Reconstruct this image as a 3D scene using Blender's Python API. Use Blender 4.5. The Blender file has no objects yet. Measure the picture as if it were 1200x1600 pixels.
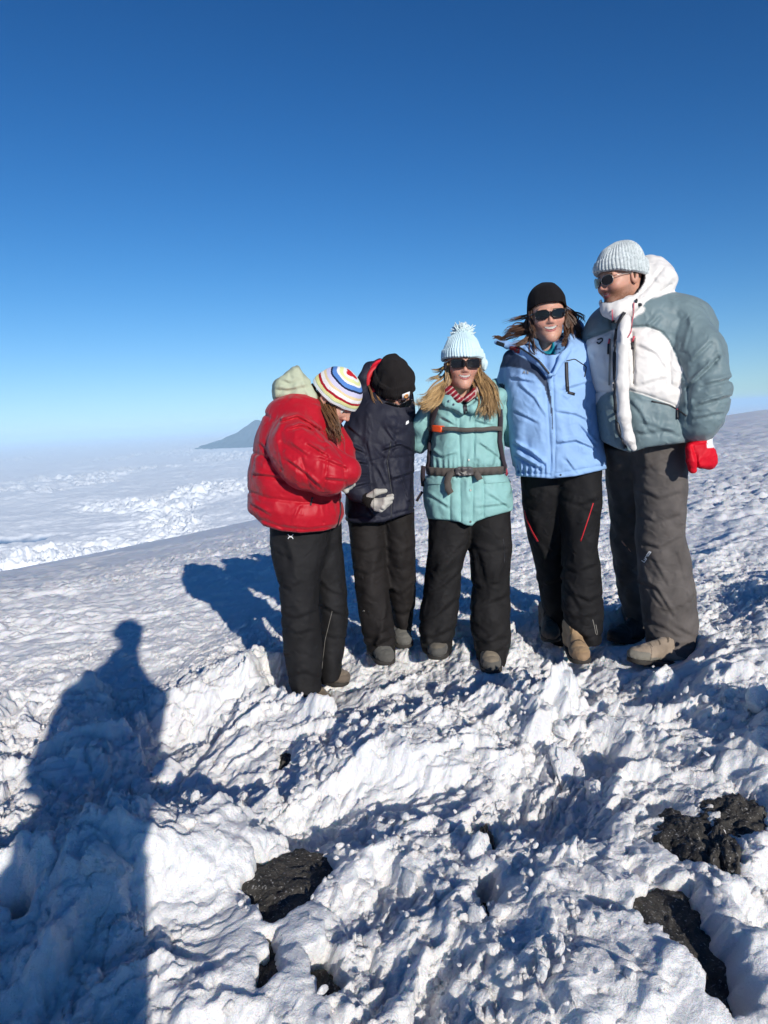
import bpy, math, random
import numpy as np
from mathutils import Vector, Matrix

# ------------------------------------------------------------------ camera, sky, sun, exposure
scene = bpy.context.scene
COL = scene.collection
FPX, CU, CV = 1067.0, 600.0, 800.0              # focal length and centre in the photograph's pixels
PITCH, ROLL = math.radians(7.85), math.radians(2.8)
CAM = np.array((0.0, 0.0, 1.2))
FWD = np.array((0, math.cos(PITCH), -math.sin(PITCH)))
UP0 = np.array((0, math.sin(PITCH), math.cos(PITCH)))
RT0 = np.array((1.0, 0, 0))
RGT = RT0 * math.cos(ROLL) - UP0 * math.sin(ROLL)
UPV = UP0 * math.cos(ROLL) + RT0 * math.sin(ROLL)
cd = bpy.data.cameras.new('camera')
cam = bpy.data.objects.new('camera', cd)
COL.objects.link(cam)
cd.lens = 36 * FPX / 1600
cd.sensor_width = 36
cd.clip_start = 0.02
cd.clip_end = 200000
cam.matrix_world = Matrix(((RGT[0], UPV[0], -FWD[0], CAM[0]), (RGT[1], UPV[1], -FWD[1], CAM[1]),
                           (RGT[2], UPV[2], -FWD[2], CAM[2]), (0, 0, 0, 1)))
scene.camera = cam
SUN_EL = math.radians(20.5)
ANTI = np.array((-0.42, 1.0)); ANTI /= np.hypot(*ANTI)        # shadows run this way over the ground
w = bpy.data.worlds.new('World'); scene.world = w; w.use_nodes = True
nt = w.node_tree; nt.nodes.clear()
sky = nt.nodes.new('ShaderNodeTexSky'); sky.sky_type = 'NISHITA'; sky.sun_disc = False
sky.sun_elevation = SUN_EL
sky.sun_rotation = math.atan2(-ANTI[0], -ANTI[1])
sky.altitude = 3800; sky.air_density = 1.25; sky.dust_density = 0.1; sky.ozone_density = 3.6
bg = nt.nodes.new('ShaderNodeBackground'); bg.inputs['Strength'].default_value = 0.067
wo = nt.nodes.new('ShaderNodeOutputWorld')
gam = nt.nodes.new('ShaderNodeGamma'); gam.inputs['Gamma'].default_value = 1.45
hsv = nt.nodes.new('ShaderNodeHueSaturation'); hsv.inputs['Saturation'].default_value = 1.10
nt.links.new(sky.outputs[0], gam.inputs[0]); nt.links.new(gam.outputs[0], hsv.inputs['Color'])
def vmath(op, a, b):
    n = nt.nodes.new('ShaderNodeVectorMath'); n.operation = op
    for i, q in enumerate((a, b)):
        if isinstance(q, tuple): n.inputs[i].default_value = q
        else: nt.links.new(q, n.inputs[i])
    return n.outputs[0]
shoulder = vmath('ADD', vmath('DIVIDE', hsv.outputs[0], (12.0, 22.0, 34.0)), (1.0, 1.0, 1.0))    # soft shoulder: the horizon glow does not burn out
nt.links.new(vmath('DIVIDE', hsv.outputs[0], shoulder), bg.inputs[0]); nt.links.new(bg.outputs[0], wo.inputs[0])
sd = bpy.data.lights.new('sun', 'SUN'); sd.energy = 4.6; sd.angle = math.radians(0.5); sd.color = (1.0, 0.955, 0.88)
sun = bpy.data.objects.new('sun', sd); COL.objects.link(sun)
sdir = Vector((ANTI[0] * math.cos(SUN_EL), ANTI[1] * math.cos(SUN_EL), -math.sin(SUN_EL)))
sun.rotation_euler = sdir.to_track_quat('-Z', 'Y').to_euler()
vs = scene.view_settings
scene.display_settings.display_device = 'sRGB'
vs.view_transform = 'Standard'; vs.look = 'None'; vs.gamma = 1.0; vs.use_curve_mapping = False
vs.exposure = 0.0
scene.render.engine = 'CYCLES'
cy = scene.cycles
cy.use_denoising = True
cy.max_bounces = 8; cy.diffuse_bounces = 6; cy.glossy_bounces = 2; cy.transmission_bounces = 4
cy.volume_bounces = 1; cy.transparent_max_bounces = 8
cy.caustics_reflective = False; cy.caustics_refractive = False
cy.use_adaptive_sampling = True; cy.adaptive_threshold = 0.02

# ------------------------------------------------------------------ numbers
def P(u, v, d):
    """the point at depth d (metres in front) seen at pixel u, v of the photograph"""
    r = RGT * (u - CU) + UPV * (CV - v) + FWD * FPX
    return CAM + r * (d / r[1])
def S(px, d):
    return px * d / FPX
def project(p):
    q = p - CAM
    z = q @ FWD
    return CU + FPX * (q @ RGT) / z, CV - FPX * (q @ UPV) / z

_rng = np.random.RandomState(11)
_perm = _rng.permutation(256).astype(np.int32); _perm = np.concatenate([_perm, _perm, _perm])
_g2 = _rng.randn(256, 2).astype(np.float32); _g2 /= np.linalg.norm(_g2, axis=1)[:, None]
_g3 = _rng.randn(256, 3).astype(np.float32); _g3 /= np.linalg.norm(_g3, axis=1)[:, None]
_rv = _rng.rand(256, 4).astype(np.float32)
def _fade(t): return t * t * t * (t * (t * 6 - 15) + 10)
def n2(x, y, seed=0):
    x = np.asarray(x, np.float64); y = np.asarray(y, np.float64)
    xi = np.floor(x); yi = np.floor(y)
    fx = (x - xi).astype(np.float32); fy = (y - yi).astype(np.float32)
    xi = xi.astype(np.int64) + seed * 37; yi = yi.astype(np.int64) + seed * 101
    x0 = xi & 255; x1 = (xi + 1) & 255; y0 = yi & 255; y1 = (yi + 1) & 255
    def g(ix, iy, dx, dy):
        h = _perm[_perm[ix] + iy]
        v = _g2[h]
        return v[..., 0] * dx + v[..., 1] * dy
    u, v = _fade(fx), _fade(fy)
    a = g(x0, y0, fx, fy); b = g(x1, y0, fx - 1, fy)
    c = g(x0, y1, fx, fy - 1); d = g(x1, y1, fx - 1, fy - 1)
    return (a + u * (b - a) + v * ((c + u * (d - c)) - (a + u * (b - a)))) * 1.5
def n3(p, seed=0):
    p = np.asarray(p, np.float32)
    i = np.floor(p); f = p - i
    i = i.astype(np.int32) + np.array((seed * 37, seed * 11, seed * 71), np.int32)
    i0 = i & 255; i1 = (i + 1) & 255
    w_ = _fade(f)
    def g(a, b, c, dx, dy, dz):
        h = _perm[_perm[_perm[a] + b] + c]
        v = _g3[h]
        return v[..., 0] * dx + v[..., 1] * dy + v[..., 2] * dz
    x0, y0, z0 = i0[..., 0], i0[..., 1], i0[..., 2]; x1, y1, z1 = i1[..., 0], i1[..., 1], i1[..., 2]
    fx, fy, fz = f[..., 0], f[..., 1], f[..., 2]
    u, v, s = w_[..., 0], w_[..., 1], w_[..., 2]
    def lp(t, a, b): return a + t * (b - a)
    a = lp(u, g(x0, y0, z0, fx, fy, fz), g(x1, y0, z0, fx - 1, fy, fz))
    b = lp(u, g(x0, y1, z0, fx, fy - 1, fz), g(x1, y1, z0, fx - 1, fy - 1, fz))
    c = lp(u, g(x0, y0, z1, fx, fy, fz - 1), g(x1, y0, z1, fx - 1, fy, fz - 1))
    d = lp(u, g(x0, y1, z1, fx, fy - 1, fz - 1), g(x1, y1, z1, fx - 1, fy - 1, fz - 1))
    return lp(s, lp(v, a, b), lp(v, c, d)) * 1.5
def fbm2(x, y, oct=4, seed=0, gain=0.5, kind=0):
    a, s, tot = 1.0, 0.0, 0.0
    for k in range(oct):
        v = n2(x, y, seed + k)
        if kind == 1: v = np.abs(v) * 2 - 0.6               # billow: round lumps, sharp creases
        elif kind == 2: v = 0.7 - np.abs(v) * 2             # ridged: sharp crests
        s = s + v * a; tot += a
        x, y, a = x * 2.03 + 17.3, y * 2.03 - 9.1, a * gain
    return s / tot
def worley(x, y, seed=0):
    """nearest cell's random numbers, offset to its point, and distance to the border"""
    xi = np.floor(x).astype(np.int64); yi = np.floor(y).astype(np.int64)
    d1 = np.full(x.shape, 9.0, np.float32); d2 = d1.copy()
    rid = np.zeros(x.shape, np.int32); ox = np.zeros(x.shape, np.float32); oy = ox.copy()
    for a in (-1, 0, 1):
        for b in (-1, 0, 1):
            cx, cy_ = xi + a, yi + b
            h = _perm[_perm[(cx + seed * 13) & 255] + ((cy_ + seed * 57) & 255)]
            px = cx + _rv[h, 0] - x; py = cy_ + _rv[h, 1] - y
            d = np.sqrt(px * px + py * py).astype(np.float32)
            m = d < d1
            d2 = np.where(m, d1, np.minimum(d2, d)); d1 = np.where(m, d, d1)
            rid = np.where(m, h, rid); ox = np.where(m, px, ox); oy = np.where(m, py, oy)
    return rid, ox, oy, d1, d2
def sstep(a, b, x):
    t = np.clip((x - a) / (b - a), 0, 1)
    return t * t * (3 - 2 * t)

# ------------------------------------------------------------------ materials
def mat(name):
    m = bpy.data.materials.new(name); m.use_nodes = True
    nt = m.node_tree; b = nt.nodes['Principled BSDF']
    return m, nt, b
def node(nt, t, **kw):
    n = nt.nodes.new('ShaderNode' + t)
    for k, v in kw.items():
        if k.startswith('i_'):
            n.inputs[k[2:].replace('_', ' ')].default_value = v
        else: setattr(n, k, v)
    return n
def add_bump(nt, b, layers, coord='Object'):
    """layers: (scale, detail, strength, distance, stretch)"""
    tc = node(nt, 'TexCoord'); prev = None
    for sc_, det, st, dist, stretch in layers:
        mp = node(nt, 'Mapping'); mp.inputs['Scale'].default_value = stretch
        nt.links.new(tc.outputs[coord], mp.inputs['Vector'])
        nz = node(nt, 'TexNoise'); nz.inputs['Scale'].default_value = sc_; nz.inputs['Detail'].default_value = det
        nz.inputs['Roughness'].default_value = 0.6
        if det < 0: nz.noise_type = 'RIDGED_MULTIFRACTAL'; nz.inputs['Detail'].default_value = -det; nz.inputs['Distortion'].default_value = 0.6; nz.inputs['Lacunarity'].default_value = 2.2
        nt.links.new(mp.outputs[0], nz.inputs['Vector'])
        bp = node(nt, 'Bump'); bp.inputs['Strength'].default_value = st; bp.inputs['Distance'].default_value = dist
        nt.links.new(nz.outputs['Fac'], bp.inputs['Height'])
        if prev: nt.links.new(prev.outputs[0], bp.inputs['Normal'])
        prev = bp
    nt.links.new(prev.outputs[0], b.inputs['Normal'])
def cloth(name, col=None, rough=0.6, sheen=0.15, bump=((60, 3, 0.5, 0.004, (1, 1, 1)), (700, 2, 0.25, 0.0006, (1, 1, 1))), spec=0.3, vary=0.12):
    m, nt, b = mat(name)
    b.inputs['Roughness'].default_value = rough
    b.inputs['Specular IOR Level'].default_value = spec
    b.inputs['Sheen Weight'].default_value = sheen
    tc = node(nt, 'TexCoord'); nz = node(nt, 'TexNoise'); nz.inputs['Scale'].default_value = 9; nz.inputs['Detail'].default_value = 6
    nt.links.new(tc.outputs['Object'], nz.inputs['Vector'])
    mr = node(nt, 'MapRange'); mr.inputs['From Min'].default_value = 0.3; mr.inputs['From Max'].default_value = 0.7
    mr.inputs['To Min'].default_value = 1 - vary; mr.inputs['To Max'].default_value = 1 + vary
    nt.links.new(nz.outputs['Fac'], mr.inputs['Value'])
    mx = node(nt, 'VectorMath', operation='SCALE')
    if col is None:
        at = node(nt, 'Attribute', attribute_name='Col'); nt.links.new(at.outputs['Color'], mx.inputs[0])
    else:
        mx.inputs[0].default_value = col
    nt.links.new(mr.outputs[0], mx.inputs['Scale'])
    nt.links.new(mx.outputs[0], b.inputs['Base Color'])
    if bump: add_bump(nt, b, bump)
    return m

# ------------------------------------------------------------------ objects
def link(name, me, material=None, parent=None, smooth=True):
    o = bpy.data.objects.new(name, me)
    COL.objects.link(o)
    if material is not None:
        for mm in (material if isinstance(material, (list, tuple)) else [material]): me.materials.append(mm)
    if smooth and len(me.polygons): me.polygons.foreach_set('use_smooth', np.ones(len(me.polygons), bool))
    if parent is not None:
        o.parent = parent
        o.matrix_parent_inverse = Matrix.Identity(4)
        o.location = -Vector(parent_world(parent))
    return o
def parent_world(p):
    v = Vector(p.location); q = p.parent
    while q is not None:
        v += Vector(q.location); q = q.parent
    return v
def mesh_np(name, verts, faces, cols=None, midx=None):
    """verts (n,3), faces (m,3|4) arrays"""
    me = bpy.data.meshes.new(name)
    verts = np.asarray(verts, np.float32); faces = np.asarray(faces, np.int32)
    k = faces.shape[1]
    me.vertices.add(len(verts)); me.vertices.foreach_set('co', verts.ravel())
    me.loops.add(faces.size); me.loops.foreach_set('vertex_index', faces.ravel())
    me.polygons.add(len(faces)); me.polygons.foreach_set('loop_start', np.arange(0, faces.size, k, dtype=np.int32))
    if midx is not None: me.polygons.foreach_set('material_index', np.asarray(midx, np.int32))
    me.update(calc_edges=True)
    if cols is not None:
        at = me.color_attributes.new('Col', 'FLOAT_COLOR', 'POINT')
        c = np.ones((len(verts), 4), np.float32); c[:, :3] = cols
        at.data.foreach_set('color', c.ravel())
    return me
def grid_faces(nx, ny, wrap=False):
    i = np.arange(nx if wrap else nx - 1); j = np.arange(ny - 1)
    I, J = np.meshgrid(i, j)
    I2 = (I + 1) % nx
    return np.stack([J * nx + I, J * nx + I2, (J + 1) * nx + I2, (J + 1) * nx + I], -1).reshape(-1, 4)
def tag(o, label=None, cat=None, group=None, kind=None):
    if label: o['label'] = label
    if cat: o['category'] = cat
    if group: o['group'] = group
    if kind: o['kind'] = kind
    return o
# ------------------------------------------------------------------ terrain
_bt = np.array((-1.2, -0.56, -0.38, -0.19, 0.05, 0.20, 0.55, 1.2)); _bb = np.array((0.25, 0.193, 0.163, 0.128, 0.068, 0.040, 0.006, -0.03))
def base_h(x, y):
    """the lie of the land: nearly level round the group, then falling away to the left over a rounded brow"""
    yy = np.maximum(y, 2.0)
    t = np.clip(x / yy, -1.2, 1.2)
    b = np.interp(t, _bt, _bb)
    near = 0.02 + 0.055 * np.clip(x, -12, 12) - 0.006 * np.clip(y - 3, 0, 30)
    c = (1.18 - 0.055 * 6 * t) - 6 * b
    far = 1.2 - b * yy - c
    yb = 34 + 60 * sstep(-0.3, 0.6, t)
    far = far - np.clip(yy - yb, 0, None) ** 2 * 0.0016
    k = 0.12
    m = np.minimum(near, far)
    return np.where(y > 3, m - k * np.log1p(np.exp(-np.abs(near - far) / k)) * sstep(3, 6, y) * sstep(60, 20, y), near)

def blob(x, y, cx, cy_, rx, ry, ang=0.0):
    c, s = math.cos(ang), math.sin(ang)
    dx, dy = x - cx, y - cy_
    a = (dx * c + dy * s) / rx; b = (-dx * s + dy * c) / ry
    return np.sqrt(a * a + b * b)
def G(u, v, z=0.0):
    """the ground point (height z) seen at a pixel"""
    r = RGT * (u - CU) + UPV * (CV - v) + FWD * FPX
    return CAM + r * ((z - CAM[2]) / r[2])
# bare rock showing through: (pixel corners of each opening)
ROCK_PX = [
    [(372,1400),(400,1358),(440,1342),(500,1338),(525,1350),(505,1385),(470,1420),(440,1460),(415,1450),(385,1425)],
    [(405,1478),(432,1462),(445,1500),(428,1540),(405,1552),(398,1515)],
    [(478,1500),(500,1498),(530,1530),(525,1560),(490,1555)],
    [(1028,1290),(1060,1272),(1105,1280),(1122,1310),(1108,1345),(1050,1350),(1040,1320)],
    [(1110,1262),(1145,1246),(1195,1255),(1185,1295),(1150,1300),(1120,1285)],
    [(1108,1300),(1140,1290),(1145,1340),(1130,1362),(1105,1350)],
    [(966,1428),(1010,1390),(1078,1395),(1092,1440),(1140,1535),(1098,1556),(1030,1520),(974,1490)],
    [(1115,1545),(1150,1560),(1185,1600),(1130,1605),(1108,1580)],
    [(748,1392),(762,1388),(766,1440),(752,1448)],
    [(757,1290),(765,1310),(764,1345),(758,1335)],
    [(436,1176),(450,1162),(453,1180),(438,1190)],
    [(505,1158),(520,1152),(518,1168),(506,1168)],
    [(0,1490),(28,1480),(20,1500),(0,1525)],
    [(908,1438),(945,1440),(935,1452),(910,1450)],
]
def poly_dist(px, py, poly):
    """signed distance (negative inside) in the plane"""
    n = len(poly); best = np.full(px.shape, 1e9); inside = np.zeros(px.shape, bool)
    for i in range(n):
        ax, ay = poly[i]; bx, by = poly[(i + 1) % n]
        ex, ey = bx - ax, by - ay
        t = np.clip(((px - ax) * ex + (py - ay) * ey) / (ex * ex + ey * ey + 1e-12), 0, 1)
        best = np.minimum(best, (px - ax - t * ex) ** 2 + (py - ay - t * ey) ** 2)
        cond = ((ay > py) != (by > py)) & (px < (bx - ax) * (py - ay) / (by - ay + 1e-12) + ax)
        inside ^= cond
    return np.where(inside, -1, 1) * np.sqrt(best)
def Gb(u, v):
    q = G(u, v, 0.0)
    for _ in range(3): q = G(u, v, float(base_h(q[:1], q[1:2])[0]) + 0.01)
    return tuple(q[:2])
ROCK_W = [[Gb(u, v) for u, v in pl] for pl in ROCK_PX]
BOOTS = []        # filled from the people: (x, y, z of the sole, heading)

def snow_disp(x, y):
    """broken, trodden and wind-carved snow on top of the land"""
    r = np.sqrt(x * x + y * y)
    ca, sa = math.cos(0.75), math.sin(0.75)
    # lumps run away from the lens and to the right
    a = (x * ca + y * sa); b = (-x * sa + y * ca)
    wx = n2(a * 1.9, b * 1.9, 3) * 0.17 + n2(a * 6.3, b * 6.3, 5) * 0.055 + n2(a * 19, b * 19, 15) * 0.016
    wy = n2(a * 1.9, b * 1.9, 4) * 0.17 + n2(a * 6.3, b * 6.3, 6) * 0.055 + n2(a * 19, b * 19, 16) * 0.016
    A, B = a * 0.88 + wx, b + wy
    chunk = sstep(6.2, 3.8, y - 0.55 * x) * sstep(9, 5, r)
    near = sstep(3.9, 2.3, y - 0.1 * x)
    fe = 1.0 + 0.35 * near
    big = fbm2(A * 1.7, B * 1.7, 3, 7, 0.5, 2)
    fin = np.clip(0.75 - 2.2 * np.abs(n2(A * 2.3 + 5, B * 5.2, 23)), -0.2, 1) ** 2
    fin2 = np.clip(0.75 - 2.2 * np.abs(n2(A * 5.0 + 9, B * 9.5, 24)), -0.2, 1) ** 2
    rid, ox, oy, d1, d2 = worley(A * 3.4, B * 3.4, 2)
    rr = _rv[rid]
    blk = (rr[..., 2] - 0.45) * 0.10 + ox * (rr[..., 0] - 0.5) * 0.15 + oy * (rr[..., 3] - 0.35) * 0.18
    blk *= sstep(0.0, 0.18, d2 - d1)
    def clods(f, seed, keep):
        ri, _, _, e1, _ = worley(A * f + seed, B * f - seed, seed)
        q = _rv[ri]; rad = 0.28 + 0.34 * q[..., 0]
        return np.sqrt(np.clip(rad * rad - e1 * e1, 0, None)) / f * (q[..., 1] < keep) * (0.7 + 0.8 * q[..., 2])
    lump = fbm2(A * 4.6, B * 4.6, 4, 21, 0.55, 1)
    fine = fbm2(x * 15 + wx * 16, y * 15 + wy * 16, 4, 31, 0.62, 1)
    grain = fbm2(x * 62, y * 62, 3, 41, 0.65, 0)
    patchy = sstep(-0.25, 0.35, n2(x * 1.3, y * 1.3, 42))
    soft = fbm2(A * 1.25 + 3, B * 1.5, 2, 9, 0.5, 0)
    amp = 0.34 + 0.66 * near
    def cup(f, seed, c):
        xx, yy = A * f + seed, B * f * 1.2 - seed
        ri, _, _, e1, _ = worley(xx, yy, seed)
        return c * np.minimum(e1 * e1, 0.6) / f * np.clip(0.7 + 1.1 * n2(xx * 0.5, yy * 0.5, seed + 60), 0.1, 1.5)
    c1 = cup(2.1, 8, 0.36); c2_ = cup(4.9, 9, 0.50); c3_ = cup(11.0, 10, 0.55)
    hi = sstep(0.02, 0.07, c1)
    h = chunk * amp * (0.24 * soft + 0.04 * big + 1.4 * c1 + (0.5 + 0.6 * hi) * c2_ + c3_ * (0.4 + 0.6 * hi) + 0.034 * fin + 0.36 * blk + 0.046 * lump + 0.42 * clods(9.5, 3, 0.4) + 0.5 * clods(21, 4, 0.45) + 0.5 * clods(44, 6, 0.5) * near - 0.03)
    h = h + chunk * ((0.013 + 0.016 * patchy) * fine + (0.003 + 0.0070 * patchy) * grain)
    # wind-carved crust farther out: long low scallops tilted to the slope
    c2, s2 = math.cos(0.16), math.sin(0.16)
    p = x * c2 + y * s2; q = -x * s2 + y * c2
    wq = n2(p * 0.9, q * 1.5, 51) * 0.35 + n2(p * 3, q * 5, 52) * 0.1
    sc = np.clip(r / 7.0, 0.75, 4.0)
    scal = fbm2(p * 1.5 + wq, q * 3.4 + wq * 2, 4, 61, 0.6, 2)
    scal2 = fbm2(p * 4.5 + wq, q * 8.5, 3, 71, 0.6, 2)
    right = sstep(-1.5, 6, x - 0.10 * y)
    wind = (1 - chunk) * sstep(110, 18, r + 26 * (1 - right) + np.clip(-x, 0, 100) * 0.8)
    pit = fbm2(p * 2.4, q * 3.2, 3, 81, 0.6, 1)
    flecks = sstep(0.12, 0.5, n2(p * 0.35, q * 0.6, 91) + 0.25 + 0.3 * right)
    h = h + wind * (0.070 * scal + 0.045 * scal2 * (0.35 + flecks) + 0.075 * right * pit + 0.030 * flecks * np.clip(0.7 - 2.6 * np.abs(n2(p * 1.9, q * 4.6, 92)), 0, 1) + 0.004 * grain * sstep(9, 5, r))
    far = 0.10 * n2(p * 0.05, q * 0.16, 95) + 0.035 * n2(p * 0.2, q * 0.9, 96) * sstep(120, 30, r)
    h = h + far * sstep(6, 16, r)
    return h, wx, wy, chunk

def carve(x, y, z):
    """openings over bare rock, and the hollows trodden round every boot"""
    near = (y < 5.2) & (np.abs(x) < 3)
    xs, ys, zs = x[near], y[near], z[near]
    if len(xs):
        wob = n2(xs * 9, ys * 9, 77) * 0.035 + n2(xs * 26, ys * 26, 78) * 0.014
        low = base_h(xs, ys)
        for poly in ROCK_W:
            d = poly_dist(xs, ys, poly) + wob
            m = sstep(0.014, -0.022, d)
            sz = np.ptp(np.array(poly), axis=0).max(); fl = sstep(0.05 + 1.1 * sz, 0.0, d) * min(1.0, sz / 0.12) * 0.82
            zs = zs * (1 - fl) + np.minimum(zs, low + 0.022 + 0.25 * np.clip(zs - low, -.1, .2)) * fl
            rim = np.exp(-((d - 0.05) / 0.05) ** 2)
            zs = zs * (1 - m) + (low - 0.08) * m + 0.018 * rim * (1 - m)
        for bx, by, bz, bh in BOOTS:
            cx, cy_ = bx + 0.07 * math.cos(bh), by + 0.07 * math.sin(bh)
            d = blob(xs, ys, cx, cy_, 0.23, 0.13, bh)
            m = sstep(1.45, 0.75, d + wob * 4)
            zs = zs * (1 - m) + np.minimum(zs, bz + 0.030 + 0.5 * wob) * m
            m2 = sstep(1.15, 0.85, blob(xs, ys, bx, by, 0.19, 0.09, bh))
            zs = zs * (1 - m2) + np.minimum(zs, bz + 0.004) * m2
        z = z.copy(); z[near] = zs
    return z

def graded(lo, hi, flo, fhi, h, g, gmax, span):
    xs = list(np.arange(flo, fhi, h)); s = h; x = xs[-1]
    while x < hi:
        s = min(s * (g if abs(x) < span + 1.2 else 1.014), gmax * max(1, abs(x) * 0.02)); x += s; xs.append(x)
    s = h; x = flo; left = []
    while x > lo:
        s = min(s * (g if (abs(x) < span + 1.2 and lo < -50) else 1.03), gmax * max(1, abs(x) * 0.02)); x -= s; left.append(x)
    return np.array(left[::-1] + xs)

def ground_z(x, y):
    x = np.atleast_1d(np.asarray(x, float)); y = np.atleast_1d(np.asarray(y, float))
    h, _, _, _ = snow_disp(x, y)
    return carve(x, y, base_h(x, y) + h)

def build_snow(fine=0.0048):
    gx = graded(-330, 330, -0.95, 1.05, fine, 1.0035, 3.0, 1.4)
    gy = graded(-12, 420, 0.85, 1.9, fine, 1.0035, 3.0, 3.6)
    X, Y = np.meshgrid(gx, gy)
    x, y = X.ravel(), Y.ravel()
    print('snow grid', len(gx), len(gy))
    h, wx, wy, chunk = snow_disp(x, y)
    b = base_h(x, y)
    z = carve(x, y, b + h)
    # crests lean over a little, as wind- and foot-broken snow does
    hh = z - b
    lean = chunk * np.clip(hh, -0.05, 0.15)
    x2 = x + lean * 0.3 + chunk * n2(x * 22, y * 22, 88) * 0.008 + chunk * n2(x * 60, y * 60, 86) * 0.005
    y2 = y - lean * 0.2 + chunk * n2(x * 22, y * 22, 89) * 0.008 + chunk * n2(x * 60, y * 60, 87) * 0.005
    me = mesh_np('snow_ground', np.stack([x2, y2, z], 1), grid_faces(len(gx), len(gy)))
    m, nt, bs = mat('snow')
    bs.inputs['Base Color'].default_value = (0.91, 0.91, 0.915, 1)
    bs.inputs['Roughness'].default_value = 0.55
    bs.inputs['Specular IOR Level'].default_value = 0.3
    bs.inputs['Subsurface Weight'].default_value = 0.5
    bs.inputs['Subsurface Radius'].default_value = (0.55, 0.75, 1.0)
    bs.inputs['Subsurface Scale'].default_value = 0.025
    add_bump(nt, bs, ((45, 4, 0.7, 0.012, (1, 1, 1)), (190, 3, 1.0, 0.007, (1, 1, 1)), (560, 2, 0.8, 0.003, (1, 1, 1))))
    tc = node(nt, 'TexCoord'); vz = node(nt, 'TexNoise'); vz.inputs['Scale'].default_value = 480; vz.inputs['Detail'].default_value = 1
    nt.links.new(tc.outputs['Object'], vz.inputs['Vector'])
    mr = node(nt, 'MapRange'); mr.inputs['From Min'].default_value = 0.60; mr.inputs['From Max'].default_value = 0.72
    mr.inputs['To Min'].default_value = 0.62; mr.inputs['To Max'].default_value = 0.12
    nt.links.new(vz.outputs['Fac'], mr.inputs['Value']); nt.links.new(mr.outputs[0], bs.inputs['Roughness'])
    tag(link('snow_ground', me, m), kind='structure')
    build_chunks(m)

# ------------------------------------------------------------------ sea of cloud, far ridge
def build_clouds():
    ZC = -250.0
    bb = np.concatenate([np.linspace(0.42, 0.20, 50, endpoint=False), np.linspace(0.20, 0.0045, 430)])
    R_ = 250.0 / bb
    th = np.concatenate([np.radians(np.arange(-178, -44, 4.0)), np.radians(np.linspace(-44, 44, 1150)), np.radians(np.arange(48, 182, 4.0))])
    T, Rr = np.meshgrid(th, R_)
    x = (Rr * np.sin(T)).ravel(); y = (Rr * np.cos(T)).ravel(); r = Rr.ravel()
    wx = n2(x / 260, y / 260, 1) * 60; wy = n2(x / 260, y / 260, 2) * 60
    xs, ys = (x + wx), (y + wy)
    cov = n2(xs / 900, ys / 1500, 3) + 0.5 * n2(xs / 300, ys / 420, 4)
    cum = sstep(-0.06, 0.42, cov)
    low = fbm2(xs / 420, ys / 420, 3, 10, 0.5, 0)
    puf = fbm2(xs / 75, ys / 75, 5, 20, 0.55, 1)
    puf2 = fbm2(xs / 34, ys / 34, 3, 30, 0.6, 1)
    cells = fbm2(xs / 210, ys / 210, 3, 40, 0.5, 1)
    fade = sstep(40000, 9000, r)
    puf = puf * 0.9
    z = ZC + 10 * low + (3 + 36 * cum) * np.clip(puf + 0.1, -0.3, 2) + 7 * np.clip(cells, -0.4, 1) + (2.5 + 6 * cum) * puf2 * sstep(7000, 2500, r)
    z = ZC + (z - ZC) * (0.5 + 0.5 * fade)
    # shadow painted into the cloud colour far down on the left, slightly dipped
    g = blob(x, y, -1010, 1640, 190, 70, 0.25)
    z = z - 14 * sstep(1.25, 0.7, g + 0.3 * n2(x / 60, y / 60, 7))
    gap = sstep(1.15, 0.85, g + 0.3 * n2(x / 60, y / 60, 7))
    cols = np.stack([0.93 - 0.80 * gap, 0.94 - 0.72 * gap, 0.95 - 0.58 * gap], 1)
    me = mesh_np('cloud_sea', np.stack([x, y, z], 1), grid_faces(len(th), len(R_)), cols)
    m, nt, b = mat('cloud')
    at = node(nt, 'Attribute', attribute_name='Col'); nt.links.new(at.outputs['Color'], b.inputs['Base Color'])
    b.inputs['Roughness'].default_value = 1.0; b.inputs['Specular IOR Level'].default_value = 0.0
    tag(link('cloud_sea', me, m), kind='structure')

def build_mountain():
    # a volcano standing out of the cloud: broad cone, slightly broken summit
    c = P(402, 662, 8300); cx, cy_ = c[0], c[1]
    n = 160
    gx = np.linspace(-1400, 1400, n); gy = np.linspace(-1400, 1400, n)
    X, Y = np.meshgrid(gx, gy); x, y = X.ravel(), Y.ravel()
    r = np.hypot(x, y)
    top = P(397, 657, 8300)[2]
    z = top + 4 - 330 * (1 - np.exp(-(np.clip(r - 35, 0, None) / 480) ** 1.0)) - 0.05 * r
    th = np.arctan2(y, x)
    z += np.clip(r / 300, 0, 1) * (26 * n2(x / 210, y / 210, 5) - 14 * np.abs(n2(th * 5 + 3, r / 900, 6)) * 2) + 5 * n2(x / 50, y / 50, 8)
    me = mesh_np('mountain', np.stack([x + cx, y + cy_, z], 1), grid_faces(n, n))
    m, nt, b = mat('mountain_rock_haze_tint')
    nz = node(nt, 'TexNoise'); nz.inputs['Scale'].default_value = 0.004; nz.inputs['Detail'].default_value = 8
    tc = node(nt, 'TexCoord'); nt.links.new(tc.outputs['Object'], nz.inputs['Vector'])
    cr = node(nt, 'ValToRGB'); cr.color_ramp.elements[0].color = (0.022, 0.045, 0.075, 1); cr.color_ramp.elements[1].color = (0.045, 0.07, 0.10, 1)  # blue of the distant haze is mixed into the dark rock colour
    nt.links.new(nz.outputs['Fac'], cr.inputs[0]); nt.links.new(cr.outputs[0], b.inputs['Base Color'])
    b.inputs['Roughness'].default_value = 0.95
    tag(link('far_mountain', me, m), kind='structure')

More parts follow.
